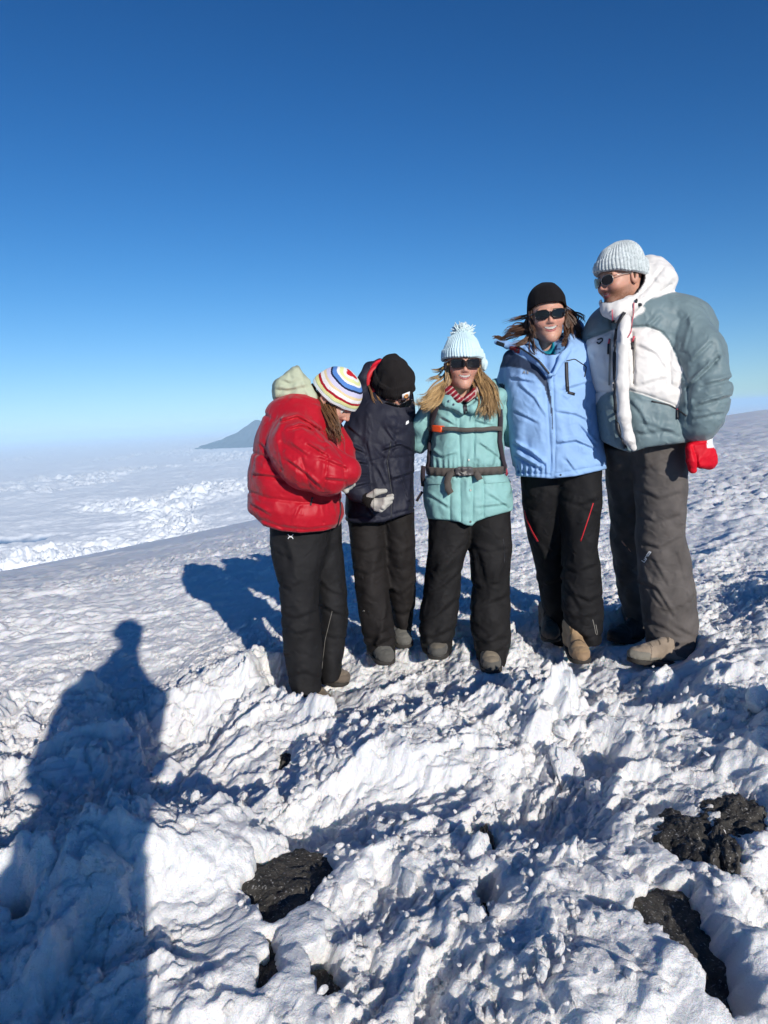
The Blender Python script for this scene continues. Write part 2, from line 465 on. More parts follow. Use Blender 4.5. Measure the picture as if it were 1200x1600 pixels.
def build_haze():
    me = bpy.data.meshes.new('haze')
    x0, x1, y0, y1, z0, z1 = -62000, 62000, -62000, 62000, -420, 75
    v = [(x0, y0, z0), (x1, y0, z0), (x1, y1, z0), (x0, y1, z0), (x0, y0, z1), (x1, y0, z1), (x1, y1, z1), (x0, y1, z1)]
    f = [(0, 3, 2, 1), (4, 5, 6, 7), (0, 1, 5, 4), (1, 2, 6, 5), (2, 3, 7, 6), (3, 0, 4, 7)]
    me.from_pydata(v, [], f); me.update()
    m = bpy.data.materials.new('haze'); m.use_nodes = True; nt = m.node_tree; nt.nodes.clear()
    out = node(nt, 'OutputMaterial'); pv = node(nt, 'VolumePrincipled')
    pv.inputs['Color'].default_value = (0.54, 0.78, 1.0, 1); pv.inputs['Density'].default_value = 0.000075
    pv.inputs['Anisotropy'].default_value = -0.25
    nt.links.new(pv.outputs[0], out.inputs['Volume'])
    o = link('haze', me, m, smooth=False); tag(o, kind='stuff')

# ------------------------------------------------------------------ rocks in the openings
def build_rocks():
    m, nt, b = mat('volcanic_rock')
    tc = node(nt, 'TexCoord')
    nz = node(nt, 'TexNoise'); nz.inputs['Scale'].default_value = 16; nz.inputs['Detail'].default_value = 9; nz.inputs['Roughness'].default_value = 0.7
    sp = node(nt, 'TexNoise'); sp.inputs['Scale'].default_value = 150; sp.inputs['Detail'].default_value = 3
    for q in (nz, sp): nt.links.new(tc.outputs['Object'], q.inputs['Vector'])
    cr = node(nt, 'ValToRGB'); cr.color_ramp.elements[0].position = 0.35; cr.color_ramp.elements[1].position = 0.7
    cr.color_ramp.elements[0].color = (0.010, 0.0095, 0.009, 1); cr.color_ramp.elements[1].color = (0.085, 0.075, 0.062, 1)
    nt.links.new(nz.outputs['Fac'], cr.inputs[0])
    c2 = node(nt, 'ValToRGB'); c2.color_ramp.elements[0].position = 0.60; c2.color_ramp.elements[1].position = 0.70
    c2.color_ramp.elements[0].color = (0, 0, 0, 1); c2.color_ramp.elements[1].color = (1, 1, 1, 1)
    nt.links.new(sp.outputs['Fac'], c2.inputs[0])
    mx = node(nt, 'MixRGB'); mx.inputs['Color2'].default_value = (0.30, 0.29, 0.28, 1)
    nt.links.new(c2.outputs[0], mx.inputs['Fac']); nt.links.new(cr.outputs[0], mx.inputs['Color1'])
    nt.links.new(mx.outputs[0], b.inputs['Base Color']); b.inputs['Roughness'].default_value = 0.75
    add_bump(nt, b, ((30, 6, 0.9, 0.012, (1, 1, 1)), (160, 4, 0.9, 0.005, (1, 1, 1))))
    labels = ['large black speckled rock exposed in the snow at the lower left centre',
              'narrow black rock in the snow just below the large left-hand rock',
              'small dark rock in a hollow at the bottom, beside the big snow mound',
              'grey-brown cracked rock showing through the snow at right',
              'brown rounded rock at the right edge behind the cracked grey rock',
              'black rock wedged between the cracked grey rock and the brown rounded one',
              'long black speckled slab running diagonally through the snow at lower right',
              'dark speckled rock in the bottom right corner below the long slab',
              'thin upright black rock showing in a slit in the central snow mound',
              'thin dark rock sliver in the crack just above the slit in the central mound',
              'small black stone in the snow in front of the red jacket wearer',
              'tiny dark stone to the right of the small black stone below the group',
              'dark rock fragment at the far left edge of the snow',
              'flat brown stone under a snow ledge left of the long diagonal slab']
    for k, (poly, lab) in enumerate(zip(ROCK_W, labels)):
        a = np.array(poly); c = a.mean(0)
        d = a - c
        cov = d.T @ d / len(a); w_, V = np.linalg.eigh(cov)
        ax1 = V[:, 1]; ax2 = V[:, 0]
        e1 = np.abs(d @ ax1).max() * 1.2 + 0.012; e2 = np.abs(d @ ax2).max() * 1.3 + 0.012
        nu, nv = 110, 56
        U, W_ = np.meshgrid(np.linspace(0, 2 * np.pi, nu, endpoint=False), np.linspace(-np.pi / 2 + 0.02, np.pi / 2, nv))
        ex = np.sign(np.cos(W_) * np.cos(U)) * np.abs(np.cos(W_) * np.cos(U)) ** 0.8
        ey = np.sign(np.cos(W_) * np.sin(U)) * np.abs(np.cos(W_) * np.sin(U)) ** 0.8
        ez = np.sign(np.sin(W_)) * np.abs(np.sin(W_)) ** 0.45
        q = np.stack([ex, ey, ez], -1).reshape(-1, 3)
        rk = 1 + 0.16 * n3(q * 1.7 + k * 7, 1) + 0.10 * n3(q * 3.7 + k * 5, 2) + 0.05 * n3(q * 9 + k, 3) + 0.02 * n3(q * 24, 4)
        q = q * rk[:, None]
        base = float(base_h(np.array([c[0]]), np.array([c[1]]))[0])
        hz = 0.12 if e1 > 0.10 else 0.075
        xx = c[0] + q[:, 0] * e1 * ax1[0] + q[:, 1] * e2 * ax2[0]
        yy = c[1] + q[:, 0] * e1 * ax1[1] + q[:, 1] * e2 * ax2[1]
        zz = base - 0.098 + q[:, 2] * hz
        me = mesh_np('rock', np.stack([xx - c[0], yy - c[1], zz - base], 1), grid_faces(nu, nv, True))
        o = link('rock', me, m); o.location = (c[0], c[1], base)
        tag(o, lab, 'rock', 'dark rocks showing through the snow')

# ------------------------------------------------------------------ loose broken snow lying on the crust
def ico(sub):
    t = (1 + 5 ** .5) / 2
    V = [(-1, t, 0), (1, t, 0), (-1, -t, 0), (1, -t, 0), (0, -1, t), (0, 1, t), (0, -1, -t), (0, 1, -t), (t, 0, -1), (t, 0, 1), (-t, 0, -1), (-t, 0, 1)]
    V = [nrm(v) for v in V]
    F = [(0, 11, 5), (0, 5, 1), (0, 1, 7), (0, 7, 10), (0, 10, 11), (1, 5, 9), (5, 11, 4), (11, 10, 2), (10, 7, 6), (7, 1, 8), (3, 9, 4), (3, 4, 2), (3, 2, 6), (3, 6, 8), (3, 8, 9), (4, 9, 5), (2, 4, 11), (6, 2, 10), (8, 6, 7), (9, 8, 1)]
    for _ in range(sub):
        mid = {}; G_ = []
        def mp(a, b):
            k = (min(a, b), max(a, b))
            if k not in mid: V.append(nrm(V[a] + V[b])); mid[k] = len(V) - 1
            return mid[k]
        for a, b, c in F:
            x, y, z = mp(a, b), mp(b, c), mp(c, a); G_ += [(a, x, z), (b, y, x), (c, z, y), (x, y, z)]
        F = G_
    return np.array(V), np.array(F)
def build_chunks(m):
    rng = np.random.RandomState(77); VV, FF, o = [], [], 0
    for cnt, sub_, s0, s1, pw in ((70, 4, .030, .080, 2.0), (260, 3, .016, .040, 1.6), (2000, 2, .005, .016, 1.6)):
        B, F = ico(sub_)
        y = 0.85 + 3.0 * rng.rand(cnt * 3) ** 1.25; x = (rng.rand(cnt * 3) * 2 - 1) * (0.35 + 0.62 * y)
        keep = n2(x * 2.6, y * 2.6, 5) + rng.rand(len(x)) * 0.8 > 0.3
        for poly in ROCK_W: keep &= poly_dist(x, y, poly) > (0.03 if sub_ > 2 else -0.005)
        for bx, by, bz, bh in BOOTS: keep &= np.hypot(x - bx, y - by) > 0.24
        x, y = x[keep][:cnt], y[keep][:cnt]; z = ground_z(x, y)
        for i in range(len(x)):
            s = s0 + (s1 - s0) * rng.rand() ** pw
            sc = s * np.array((rng.uniform(.7, 1.2), rng.uniform(.45, 1.0), rng.uniform(.6, 1.35)))
            off = rng.rand(3) * 50
            r = 1 + (.05 * n3(B * 32 + off, 7) if sub_ > 3 else 0) + .34 * n3(B * 1.3 + off, 1) + .20 * n3(B * 2.9 + off, 2) + (.12 * n3(B * 6.5 + off, 3) + .07 * n3(B * 15 + off, 4) if sub_ > 2 else 0)
            # a few flat broken faces
            p = B * r[:, None]
            for _ in range(6):
                q = nrm(rng.randn(3)); h_ = rng.uniform(.35, .75); dd = p @ q - h_
                p = p - np.clip(dd, 0, None)[:, None] * q * .85
            p = p * sc
            a, b_, c_ = rng.uniform(0, 6.28), rng.normal(0, .35), rng.normal(0, .35)
            R = np.array(Matrix.Rotation(a, 3, 'Z') @ Matrix.Rotation(b_, 3, 'X') @ Matrix.Rotation(c_, 3, 'Y'))
            VV.append(p @ R.T + (x[i], y[i], z[i] + sc[2] * rng.uniform(-.35, .15))); FF.append(F + o); o += len(B)
    me = mesh_np('snow_chunks', np.concatenate(VV), np.concatenate(FF))
    tag(link('snow_chunks', me, m), kind='stuff')
# ------------------------------------------------------------------ solid modelling by distance fields
VOX = 0.0052
def nrm(v): v = np.asarray(v, float); return v / np.linalg.norm(v)
def f_cone(a, b, ra, rb):
    a = np.asarray(a, np.float32); ab = np.asarray(b, np.float32) - a; L = float(ab @ ab) + 1e-12
    def f(p):
        q = p - a; t = np.clip((q @ ab) / L, 0, 1)
        return np.linalg.norm(q - t[:, None] * ab, axis=1) - (ra + (rb - ra) * t)
    f.box = (np.minimum(a, a + ab) - max(ra, rb), np.maximum(a, a + ab) + max(ra, rb))
    return f
def f_chain(pts, k=0.02):
    """pts: (point, radius) joined by round cones"""
    return f_union([f_cone(pts[i][0], pts[i + 1][0], pts[i][1], pts[i + 1][1]) for i in range(len(pts) - 1)], k)
def f_ell(c, r, R=None):
    c = np.asarray(c, np.float32); r = np.asarray(r, np.float32)
    def f(p):
        q = p - c
        if R is not None: q = q @ R.T
        k0 = np.linalg.norm(q / r, axis=1); k1 = np.linalg.norm(q / (r * r), axis=1) + 1e-9
        return k0 * (k0 - 1) / k1
    m = float(max(r)); f.box = (c - m, c + m)
    return f
def f_loft(rows, n=2.3, cap=0.01):
    """rows: (centre point, half width in x, half depth in y), from the top down; camera-aligned sections"""
    C = np.array([r[0] for r in rows], float); A = np.array([r[1] for r in rows]); B = np.array([r[2] for r in rows])
    ax = nrm(C[-1] - C[0]); T = (C - C[0]) @ ax
    # smooth (monotone-ish) resampling
    tt = np.linspace(T[0], T[-1], 60)
    def cr(Y):
        Y = np.asarray(Y, float)
        m = np.gradient(Y, T, axis=0)
        i = np.clip(np.searchsorted(T, tt) - 1, 0, len(T) - 2); h = (T[i + 1] - T[i]); s = (tt - T[i]) / h
        if Y.ndim > 1: h = h[:, None]; s = s[:, None]
        return (2*s**3-3*s**2+1)*Y[i] + (s**3-2*s**2+s)*h*m[i] + (-2*s**3+3*s**2)*Y[i+1] + (s**3-s**2)*h*m[i+1]
    Cs, As, Bs = cr(C), cr(A), cr(B)
    R = nrm(np.array((1.0, 0, 0)) - ax * ax[0]); F = np.cross(ax, R)
    R = R.astype(np.float32); F = F.astype(np.float32); ax32 = ax.astype(np.float32); c0 = C[0].astype(np.float32)
    def f(p):
        t = (p - c0) @ ax32; tc = np.clip(t, T[0], T[-1])
        cx = np.stack([np.interp(tc, tt, Cs[:, j]) for j in range(3)], 1).astype(np.float32)
        a = np.interp(tc, tt, As); b = np.interp(tc, tt, Bs)
        q = p - cx; x = np.abs(q @ R) / a; y = np.abs(q @ F) / b
        rad = (x ** n + y ** n) ** (1 / n)
        m = np.minimum(a, b)
        g = rad / (np.sqrt((x / a) ** 2 + (y / b) ** 2) / (rad + 1e-6) + 1e-6) if False else m
        dr = (rad - 1) * g
        dz = np.abs(t - tc) - 0.0
        dr2 = dr + cap; dz2 = np.where((t < T[0]) | (t > T[-1]), dz, -np.minimum(t - T[0], T[-1] - t)) + cap
        return np.sqrt(np.maximum(dr2, 0) ** 2 + np.maximum(dz2, 0) ** 2) + np.minimum(np.maximum(dr2, dz2), 0) - cap
    mx = max(A.max(), B.max()) * 1.05
    f.box = (C.min(0) - (mx, mx, cap), C.max(0) + (mx, mx, cap))
    return f
def smin(a, b, k):
    if k <= 0: return np.minimum(a, b)
    h = np.clip(0.5 + 0.5 * (b - a) / k, 0, 1)
    return b + (a - b) * h - k * h * (1 - h)
def f_union(fs, k=0.02):
    def f(p):
        d = fs[0](p)
        for g in fs[1:]: d = smin(d, g(p), k)
        return d
    f.box = (np.min([g.box[0] for g in fs], 0), np.max([g.box[1] for g in fs], 0))
    return f
def f_sub(a, b, k=0.0):
    def f(p): return -smin(-a(p), b(p), k)
    f.box = a.box
    return f
def f_mod(a, fn, pad=0.0):
    """fn(p, d) -> new d"""
    def f(p): return fn(p, a(p))
    f.box = (np.asarray(a.box[0]) - pad, np.asarray(a.box[1]) + pad)
    return f

def polygonise(f, h=None, pad=0.03):
    h = h or VOX
    lo = np.asarray(f.box[0], float) - pad; hi = np.asarray(f.box[1], float) + pad
    B = 6
    nb = np.ceil((hi - lo) / (h * B)).astype(int); n = nb * B + 1
    cc = [lo[k] + (np.arange(nb[k]) + 0.5) * h * B for k in range(3)]
    cen = np.stack(np.meshgrid(*cc, indexing='ij'), -1).reshape(-1, 3).astype(np.float32)
    dc = f(cen)
    act = np.abs(dc) < h * B * 0.87 * 1.5 + 0.022
    g = np.ones(n, np.float32)
    full = np.repeat(np.repeat(np.repeat(dc.reshape(nb), B, 0), B, 1), B, 2).astype(np.float32)
    g[:-1, :-1, :-1] = full
    ids = np.stack(np.unravel_index(np.nonzero(act)[0], nb), 1)
    o = np.stack(np.meshgrid(*[np.arange(B)] * 3, indexing='ij'), -1).reshape(-1, 3)
    for s in range(0, len(ids), 1500):
        idx = (ids[s:s + 1500, None, :] * B + o[None]).reshape(-1, 3)
        p = (lo + idx * h).astype(np.float32)
        g[idx[:, 0], idx[:, 1], idx[:, 2]] = f(p)
    inside = g < 0
    cells = np.zeros(n - 1, np.int8)
    off = [(a, b, c) for a in (0, 1) for b in (0, 1) for c in (0, 1)]
    N = n - 1
    for a, b, c in off: cells += inside[a:a + N[0], b:b + N[1], c:c + N[2]]
    ac = (cells > 0) & (cells < 8)
    I = np.stack(np.nonzero(ac), 1)
    vid = np.full(N, -1, np.int32); vid[ac] = np.arange(len(I))
    acc = np.zeros((len(I), 3)); cnt = np.zeros(len(I))
    for a in off:
        for ax in range(3):
            if a[ax]: continue
            b = list(a); b[ax] = 1
            ga = g[I[:, 0] + a[0], I[:, 1] + a[1], I[:, 2] + a[2]]; gb = g[I[:, 0] + b[0], I[:, 1] + b[1], I[:, 2] + b[2]]
            m = (ga < 0) != (gb < 0)
            t = np.where(m, ga / np.where(m, ga - gb, 1), 0)
            q = np.tile(np.array(a, float), (len(I), 1)); q[:, ax] = t
            acc[m] += q[m]; cnt[m] += 1
    V = lo + (I + acc / cnt[:, None]) * h
    faces = []
    for ax in range(3):
        b1, b2 = (ax + 1) % 3, (ax + 2) % 3
        sl = [slice(None)] * 3; sl2 = [slice(None)] * 3
        sl[ax] = slice(0, -1); sl2[ax] = slice(1, None)
        ch = inside[tuple(sl)] != inside[tuple(sl2)]
        E = np.stack(np.nonzero(ch), 1)
        ok = (E[:, b1] > 0) & (E[:, b2] > 0) & (E[:, b1] < N[b1]) & (E[:, b2] < N[b2])
        E = E[ok]
        ins = inside[E[:, 0], E[:, 1], E[:, 2]]
        def cell(d1, d2):
            q = E.copy(); q[:, b1] -= d1; q[:, b2] -= d2
            return vid[q[:, 0], q[:, 1], q[:, 2]]
        quad = np.stack([cell(1, 1), cell(0, 1), cell(0, 0), cell(1, 0)], 1)
        quad[~ins] = quad[~ins][:, ::-1]
        faces.append(quad)
    Fq = np.concatenate(faces)
    Fq = Fq[(Fq >= 0).all(1)]
    return V, Fq

def march(f, u, v, d0, d1, n=120):
    """first surface points seen through pixels u, v between depths d0 and d1, with outward normals"""
    u = np.asarray(u, float); v = np.asarray(v, float)
    r = RGT * (u - CU)[:, None] + UPV * (CV - v)[:, None] + FWD * FPX
    r = r / r[:, 1:2]
    t = np.full(len(u), float(d0)); done = np.zeros(len(u), bool); step = (d1 - d0) / n
    for _ in range(n):
        p = (CAM + r * t[:, None]).astype(np.float32); d = f(p)
        done |= d < 0
        t = np.where(done, t, t + step)
    lo, hi = t - step, t
    for _ in range(12):
        mid = (lo + hi) / 2; d = f((CAM + r * mid[:, None]).astype(np.float32))
        hi = np.where(d < 0, mid, hi); lo = np.where(d < 0, lo, mid)
    p = CAM + r * hi[:, None]
    e = 0.012; nn = []
    for k in range(3):
        q = np.zeros(3); q[k] = e
        nn.append(f((p + q).astype(np.float32)) - f((p - q).astype(np.float32)))
    nn = np.stack(nn, 1); nn /= np.linalg.norm(nn, axis=1)[:, None] + 1e-9
    return p, nn, done

def resample(pts, step):
    pts = np.asarray(pts, float); L = np.r_[0, np.cumsum(np.linalg.norm(np.diff(pts, axis=0), axis=1))]
    n = max(2, int(L[-1] / step) + 1); t = np.linspace(0, L[-1], n)
    return np.stack([np.interp(t, L, pts[:, k]) for k in range(pts.shape[1])], 1)
def smooth_path(pts, n=24):
    pts = np.asarray(pts, float); t = np.arange(len(pts)); m = np.gradient(pts, axis=0) if len(pts) > 2 else np.repeat(pts[1:] - pts[:-1], 2, 0)
    tt = np.linspace(0, len(pts) - 1, n); i = np.clip(tt.astype(int), 0, len(pts) - 2); s = (tt - i)[:, None]
    return (2*s**3-3*s**2+1)*pts[i] + (s**3-2*s**2+s)*m[i] + (-2*s**3+3*s**2)*pts[i+1] + (s**3-s**2)*m[i+1]

def m_tube(pts, r, sides=6, closed=False):
    pts = np.asarray(pts, float); n = len(pts); r = np.broadcast_to(r, (n,))
    tan = np.gradient(pts, axis=0); tan /= np.linalg.norm(tan, axis=1)[:, None] + 1e-12
    ref = np.array((0.13, 0.2, 1.0)) if abs(tan[:, 2]).mean() < 0.8 else np.array((1.0, 0.3, 0.1))
    a = np.cross(tan, ref); a /= np.linalg.norm(a, axis=1)[:, None]; b = np.cross(tan, a)
    th = np.linspace(0, 2 * np.pi, sides, endpoint=False)
    V = pts[:, None] + r[:, None, None] * (np.cos(th)[None, :, None] * a[:, None] + np.sin(th)[None, :, None] * b[:, None])
    V = V.reshape(-1, 3); F = grid_faces(sides, n, True)
    c0, c1 = len(V), len(V) + 1
    V = np.concatenate([V, pts[:1], pts[-1:]])
    j = np.arange(sides); k = (j + 1) % sides
    F = np.concatenate([F, np.stack([k, j, np.full(sides, c0), np.full(sides, c0)], 1), np.stack([(n - 1) * sides + j, (n - 1) * sides + k, np.full(sides, c1), np.full(sides, c1)], 1)])
    return V, F
def m_ribbon(p, nn, width, thick, side=None):
    """flat band lying on a surface: path p, normals nn"""
    n = len(p); tan = np.gradient(p, axis=0); tan /= np.linalg.norm(tan, axis=1)[:, None] + 1e-12
    s = np.cross(tan, nn) if side is None else side; s /= np.linalg.norm(s, axis=1)[:, None] + 1e-12
    w_ = np.broadcast_to(width, (n,))[:, None] / 2
    V = np.stack([p - s * w_ - nn * thick * .2, p + s * w_ - nn * thick * .2, p + s * w_ * .96 + nn * thick, p - s * w_ * .96 + nn * thick], 1).reshape(-1, 3)
    F = grid_faces(4, n, True)
    e = (n - 1) * 4
    return V, np.concatenate([F, [[3, 2, 1, 0], [e, e + 1, e + 2, e + 3]]])
def m_join(parts):
    V, F, o = [], [], 0
    for v, f in parts: V.append(v); F.append(np.asarray(f) + o); o += len(v)
    return np.concatenate(V), np.concatenate(F)
def tri_fix(F):
    """quads with a repeated last corner -> separate arrays for triangles"""
    d = F[:, 2] == F[:, 3]
    return F[~d], F[d][:, :3]
def to_mesh(name, V, F, cols=None):
    F = np.asarray(F); q, t = tri_fix(F)
    if not len(t): return mesh_np(name, V, F, cols)
    me = bpy.data.meshes.new(name)
    V = np.asarray(V, np.float32)
    me.vertices.add(len(V)); me.vertices.foreach_set('co', V.ravel())
    lp = np.concatenate([q.ravel(), t.ravel()]).astype(np.int32)
    st = np.concatenate([np.arange(len(q)) * 4, len(q) * 4 + np.arange(len(t)) * 3]).astype(np.int32)
    me.loops.add(len(lp)); me.loops.foreach_set('vertex_index', lp)
    me.polygons.add(len(st)); me.polygons.foreach_set('loop_start', st)
    me.update(calc_edges=True)
    if cols is not None:
        at = me.color_attributes.new('Col', 'FLOAT_COLOR', 'POINT')
        c = np.ones((len(V), 4), np.float32); c[:, :3] = cols
        at.data.foreach_set('color', c.ravel())
    return me
def part(name, V, F, m, parent, cols=None, label=None, smooth=True):
    o = link(name, to_mesh(name, V, F, cols), m, parent, smooth)
    if label: o['label'] = label
    return o
def sdf_part(name, f, m, parent, colfn=None, h=None, label=None):
    V, F = polygonise(f, h)
    cols = colfn(V) if colfn is not None else None
    return part(name, V, F, m, parent, cols, label)

def lo_px(rows, d, n=2.3, cap=0.012):
    """rows: (v, uL, uR, half depth, depth offset)"""
    out = []
    for r in rows:
        v, a, b, dep = r[:4]; dd = r[4] if len(r) > 4 else 0.0
        out.append((P((a + b) / 2, v, d + dd), S(b - a, d + dd) / 2, dep))
    return f_loft(out, n, cap)
def ch_px(pts, d, k=0.02):
    """pts: (u, v, depth offset, radius in px)"""
    return f_chain([(P(u, v, d + dd), S(r, d + dd)) for u, v, dd, r in pts], k)
def aniso(p, fx, fy, fz, kx=0.0, seed=0, kz=0.0):
    q = np.stack([p[:, 0] * fx + kz * p[:, 2], p[:, 1] * fy, p[:, 2] * fz + kx * p[:, 0]], 1)
    return n3(q, seed)
def crease(v, w_): return np.exp(-(v / w_) ** 2)
def wrinkle(p, amp, fx, fz, kx, seed=0, w_=0.10):
    """soft drapery: rounded ridges with sharper valleys, in two directions and two sizes, fading in and out"""
    wv = n3(p * 5.0, seed + 7)
    q = p + 0.035 * wv[:, None]
    a = np.abs(aniso(q, fx, fx, fz, kx, seed))
    b = np.abs(aniso(q, fx * 2.0, fx * 2.0, fz * 2.2, -kx * 1.5, seed + 3))
    c = np.abs(aniso(q, fx * 1.5, fx * 1.5, fz * 4.4, kx * 2.2, seed + 4))
    m = sstep(-0.35, 0.45, n3(p * 4.2, seed + 5)); m2 = sstep(-0.1, 0.5, n3(p * 6.1, seed + 6))
    s_ = lambda x, k: np.sqrt(x * x + k * k)
    return -amp * (1.25 * m * s_(a, 0.05) + 0.62 * (1 - 0.6 * m) * s_(b, 0.05) + 0.42 * m2 * s_(c, 0.05)) + amp * 0.55
def folds(p, lines, amp=0.012, w_=4.0):
    """drag folds along pixel lines: (points, strength): a rounded ridge with a crease on its lower side"""
    U, V_ = project(p); out = np.zeros(U.shape)
    for pts, k in lines:
        d1 = polyline_dist(U, V_, pts); d2 = polyline_dist(U, V_ - w_ * 1.5, pts)
        L = np.array(pts); e = np.minimum(np.hypot(U - L[0, 0], V_ - L[0, 1]), np.hypot(U - L[-1, 0], V_ - L[-1, 1]))
        out += k * amp * (-0.9 * np.exp(-(d1 / w_) ** 2) + 0.8 * np.exp(-(d2 / (w_ * .7)) ** 2)) * sstep(0, 14, e + 6)
    return out
def f_poly(poly, d, half, rnd=0.012):
    """a thick rounded plate whose outline is given in pixels at depth d"""
    L = np.array(poly, float); c = P(L[:, 0].mean(), L[:, 1].mean(), d); m = S(np.ptp(L, axis=0).max(), d)
    def f(p):
        U, V_ = project(p); a = poly_dist(U, V_, poly) * d / FPX + rnd; b = np.abs(p[:, 1] - d) - half + rnd
        return (np.sqrt(np.maximum(a, 0) ** 2 + np.maximum(b, 0) ** 2) + np.minimum(np.maximum(a, b), 0) - rnd).astype(np.float32)
    f.box = (c - (m, half, m), c + (m, half, m)); return f
def polyline_dist(U, V_, pts):
    best = np.full(U.shape, 1e9)
    for i in range(len(pts) - 1):
        (ax, ay), (bx, by) = pts[i][:2], pts[i + 1][:2]
        ex, ey = bx - ax, by - ay
        t = np.clip(((U - ax) * ex + (V_ - ay) * ey) / (ex * ex + ey * ey + 1e-9), 0, 1)
        best = np.minimum(best, np.hypot(U - ax - t * ex, V_ - ay - t * ey))
    return best
def front(p, d, off=0.02): return sstep(off, -off, p[:, 1] - d)
# ------------------------------------------------------------------ heads, hats, hair, gloves, boots
MAT = {}
def mats():
    m, nt, b = mat('skin'); at = node(nt, 'Attribute', attribute_name='Col'); nt.links.new(at.outputs['Color'], b.inputs['Base Color'])
    b.inputs['Roughness'].default_value = 0.5; b.inputs['Subsurface Weight'].default_value = 0.25
    b.inputs['Subsurface Radius'].default_value = (1, 0.35, 0.2); b.inputs['Subsurface Scale'].default_value = 0.008
    b.inputs['Specular IOR Level'].default_value = 0.4
    add_bump(nt, b, ((350, 2, 0.25, 0.0006, (1, 1, 1)),)); MAT['skin'] = m
    def plain(name, col, rough, spec=0.5, metal=0.0, coat=0.0):
        m, nt, b = mat(name); b.inputs['Base Color'].default_value = (*col, 1); b.inputs['Roughness'].default_value = rough
        b.inputs['Specular IOR Level'].default_value = spec; b.inputs['Metallic'].default_value = metal; b.inputs['Coat Weight'].default_value = coat
        MAT[name] = m
    plain('lens', (0.006, 0.006, 0.008), 0.08, 0.35)
    plain('frame_black', (0.012, 0.011, 0.012), 0.25)
    plain('frame_tortoise', (0.045, 0.02, 0.012), 0.25)
    plain('metal', (0.45, 0.42, 0.38), 0.35, 0.5, 1.0)
    plain('zip_dark', (0.02, 0.02, 0.024), 0.5)
    plain('white_mark', (0.82, 0.82, 0.82), 0.6)
    plain('plastic_grey', (0.10, 0.09, 0.09), 0.45)
    plain('orange', (0.80, 0.09, 0.02), 0.5)
    plain('red', (0.55, 0.015, 0.025), 0.6)
    plain('red_pink', (0.65, 0.08, 0.12), 0.6)
    plain('label_orange', (0.62, 0.27, 0.07), 0.6)
    plain('grey_line', (0.30, 0.28, 0.25), 0.6)
    plain('sole', (0.03, 0.026, 0.022), 0.8)
    fine = ((7.5, -3, 0.9, 0.030, (1.5, 1, 0.75)), (22, -2, 0.6, 0.008, (1.2, 1, 1.1)), (120, 3, 0.3, 0.0016, (1, 1, 1)), (1400, 2, 0.2, 0.0004, (1, 1, 1)))
    MAT['shell'] = cloth('shell_fabric', None, 0.62, 0.0, fine, 0.25, 0.07)
    MAT['puffer'] = cloth('puffer_fabric', None, 0.52, 0.12, ((9, -3, 0.8, 0.024, (1.3, 1, 0.9)), (26, -2, 0.6, 0.008, (1, 1, 1))), 0.3, 0.05)
    MAT['trouser'] = cloth('trouser_fabric', None, 0.75, 0.0, ((6.5, -3, 0.9, 0.035, (1.3, 1, 0.9)), (22, -2, 0.6, 0.009, (1, 1, 1.2)), (1500, 2, 0.2, 0.0004, (1, 1, 1))), 0.16, 0.25)
    MAT['wool'] = cloth('wool_knit', None, 0.95, 0.02, ((420, 2, 0.7, 0.0015, (1, 1, 1)),), 0.12, 0.08)
    MAT['webbing'] = cloth('webbing', (0.095, 0.08, 0.07), 0.8, 0.1, ((900, 2, 0.4, 0.0006, (1, 1, 1)),), 0.2)
    MAT['webbing_dark'] = cloth('webbing_dark', (0.035, 0.025, 0.032), 0.8, 0.1, ((900, 2, 0.4, 0.0006, (1, 1, 1)),), 0.2)
    MAT['leather'] = cloth('boot_leather', None, 0.85, 0.1, ((90, 4, 0.7, 0.003, (1, 1, 1)), (500, 3, 0.5, 0.0012, (1, 1, 1))), 0.2, 0.3)
    m, nt, b = mat('hair'); at = node(nt, 'Attribute', attribute_name='Col'); nt.links.new(at.outputs['Color'], b.inputs['Base Color'])
    b.inputs['Roughness'].default_value = 0.42; b.inputs['Specular IOR Level'].default_value = 0.55; MAT['hair'] = m

def frame_from(face, up):
    F = nrm(face); U = nrm(np.asarray(up) - F * np.dot(F, up)); R = np.cross(F, U)
    return np.stack([R, F, U])                       # rows: local x, y (face), z (top)

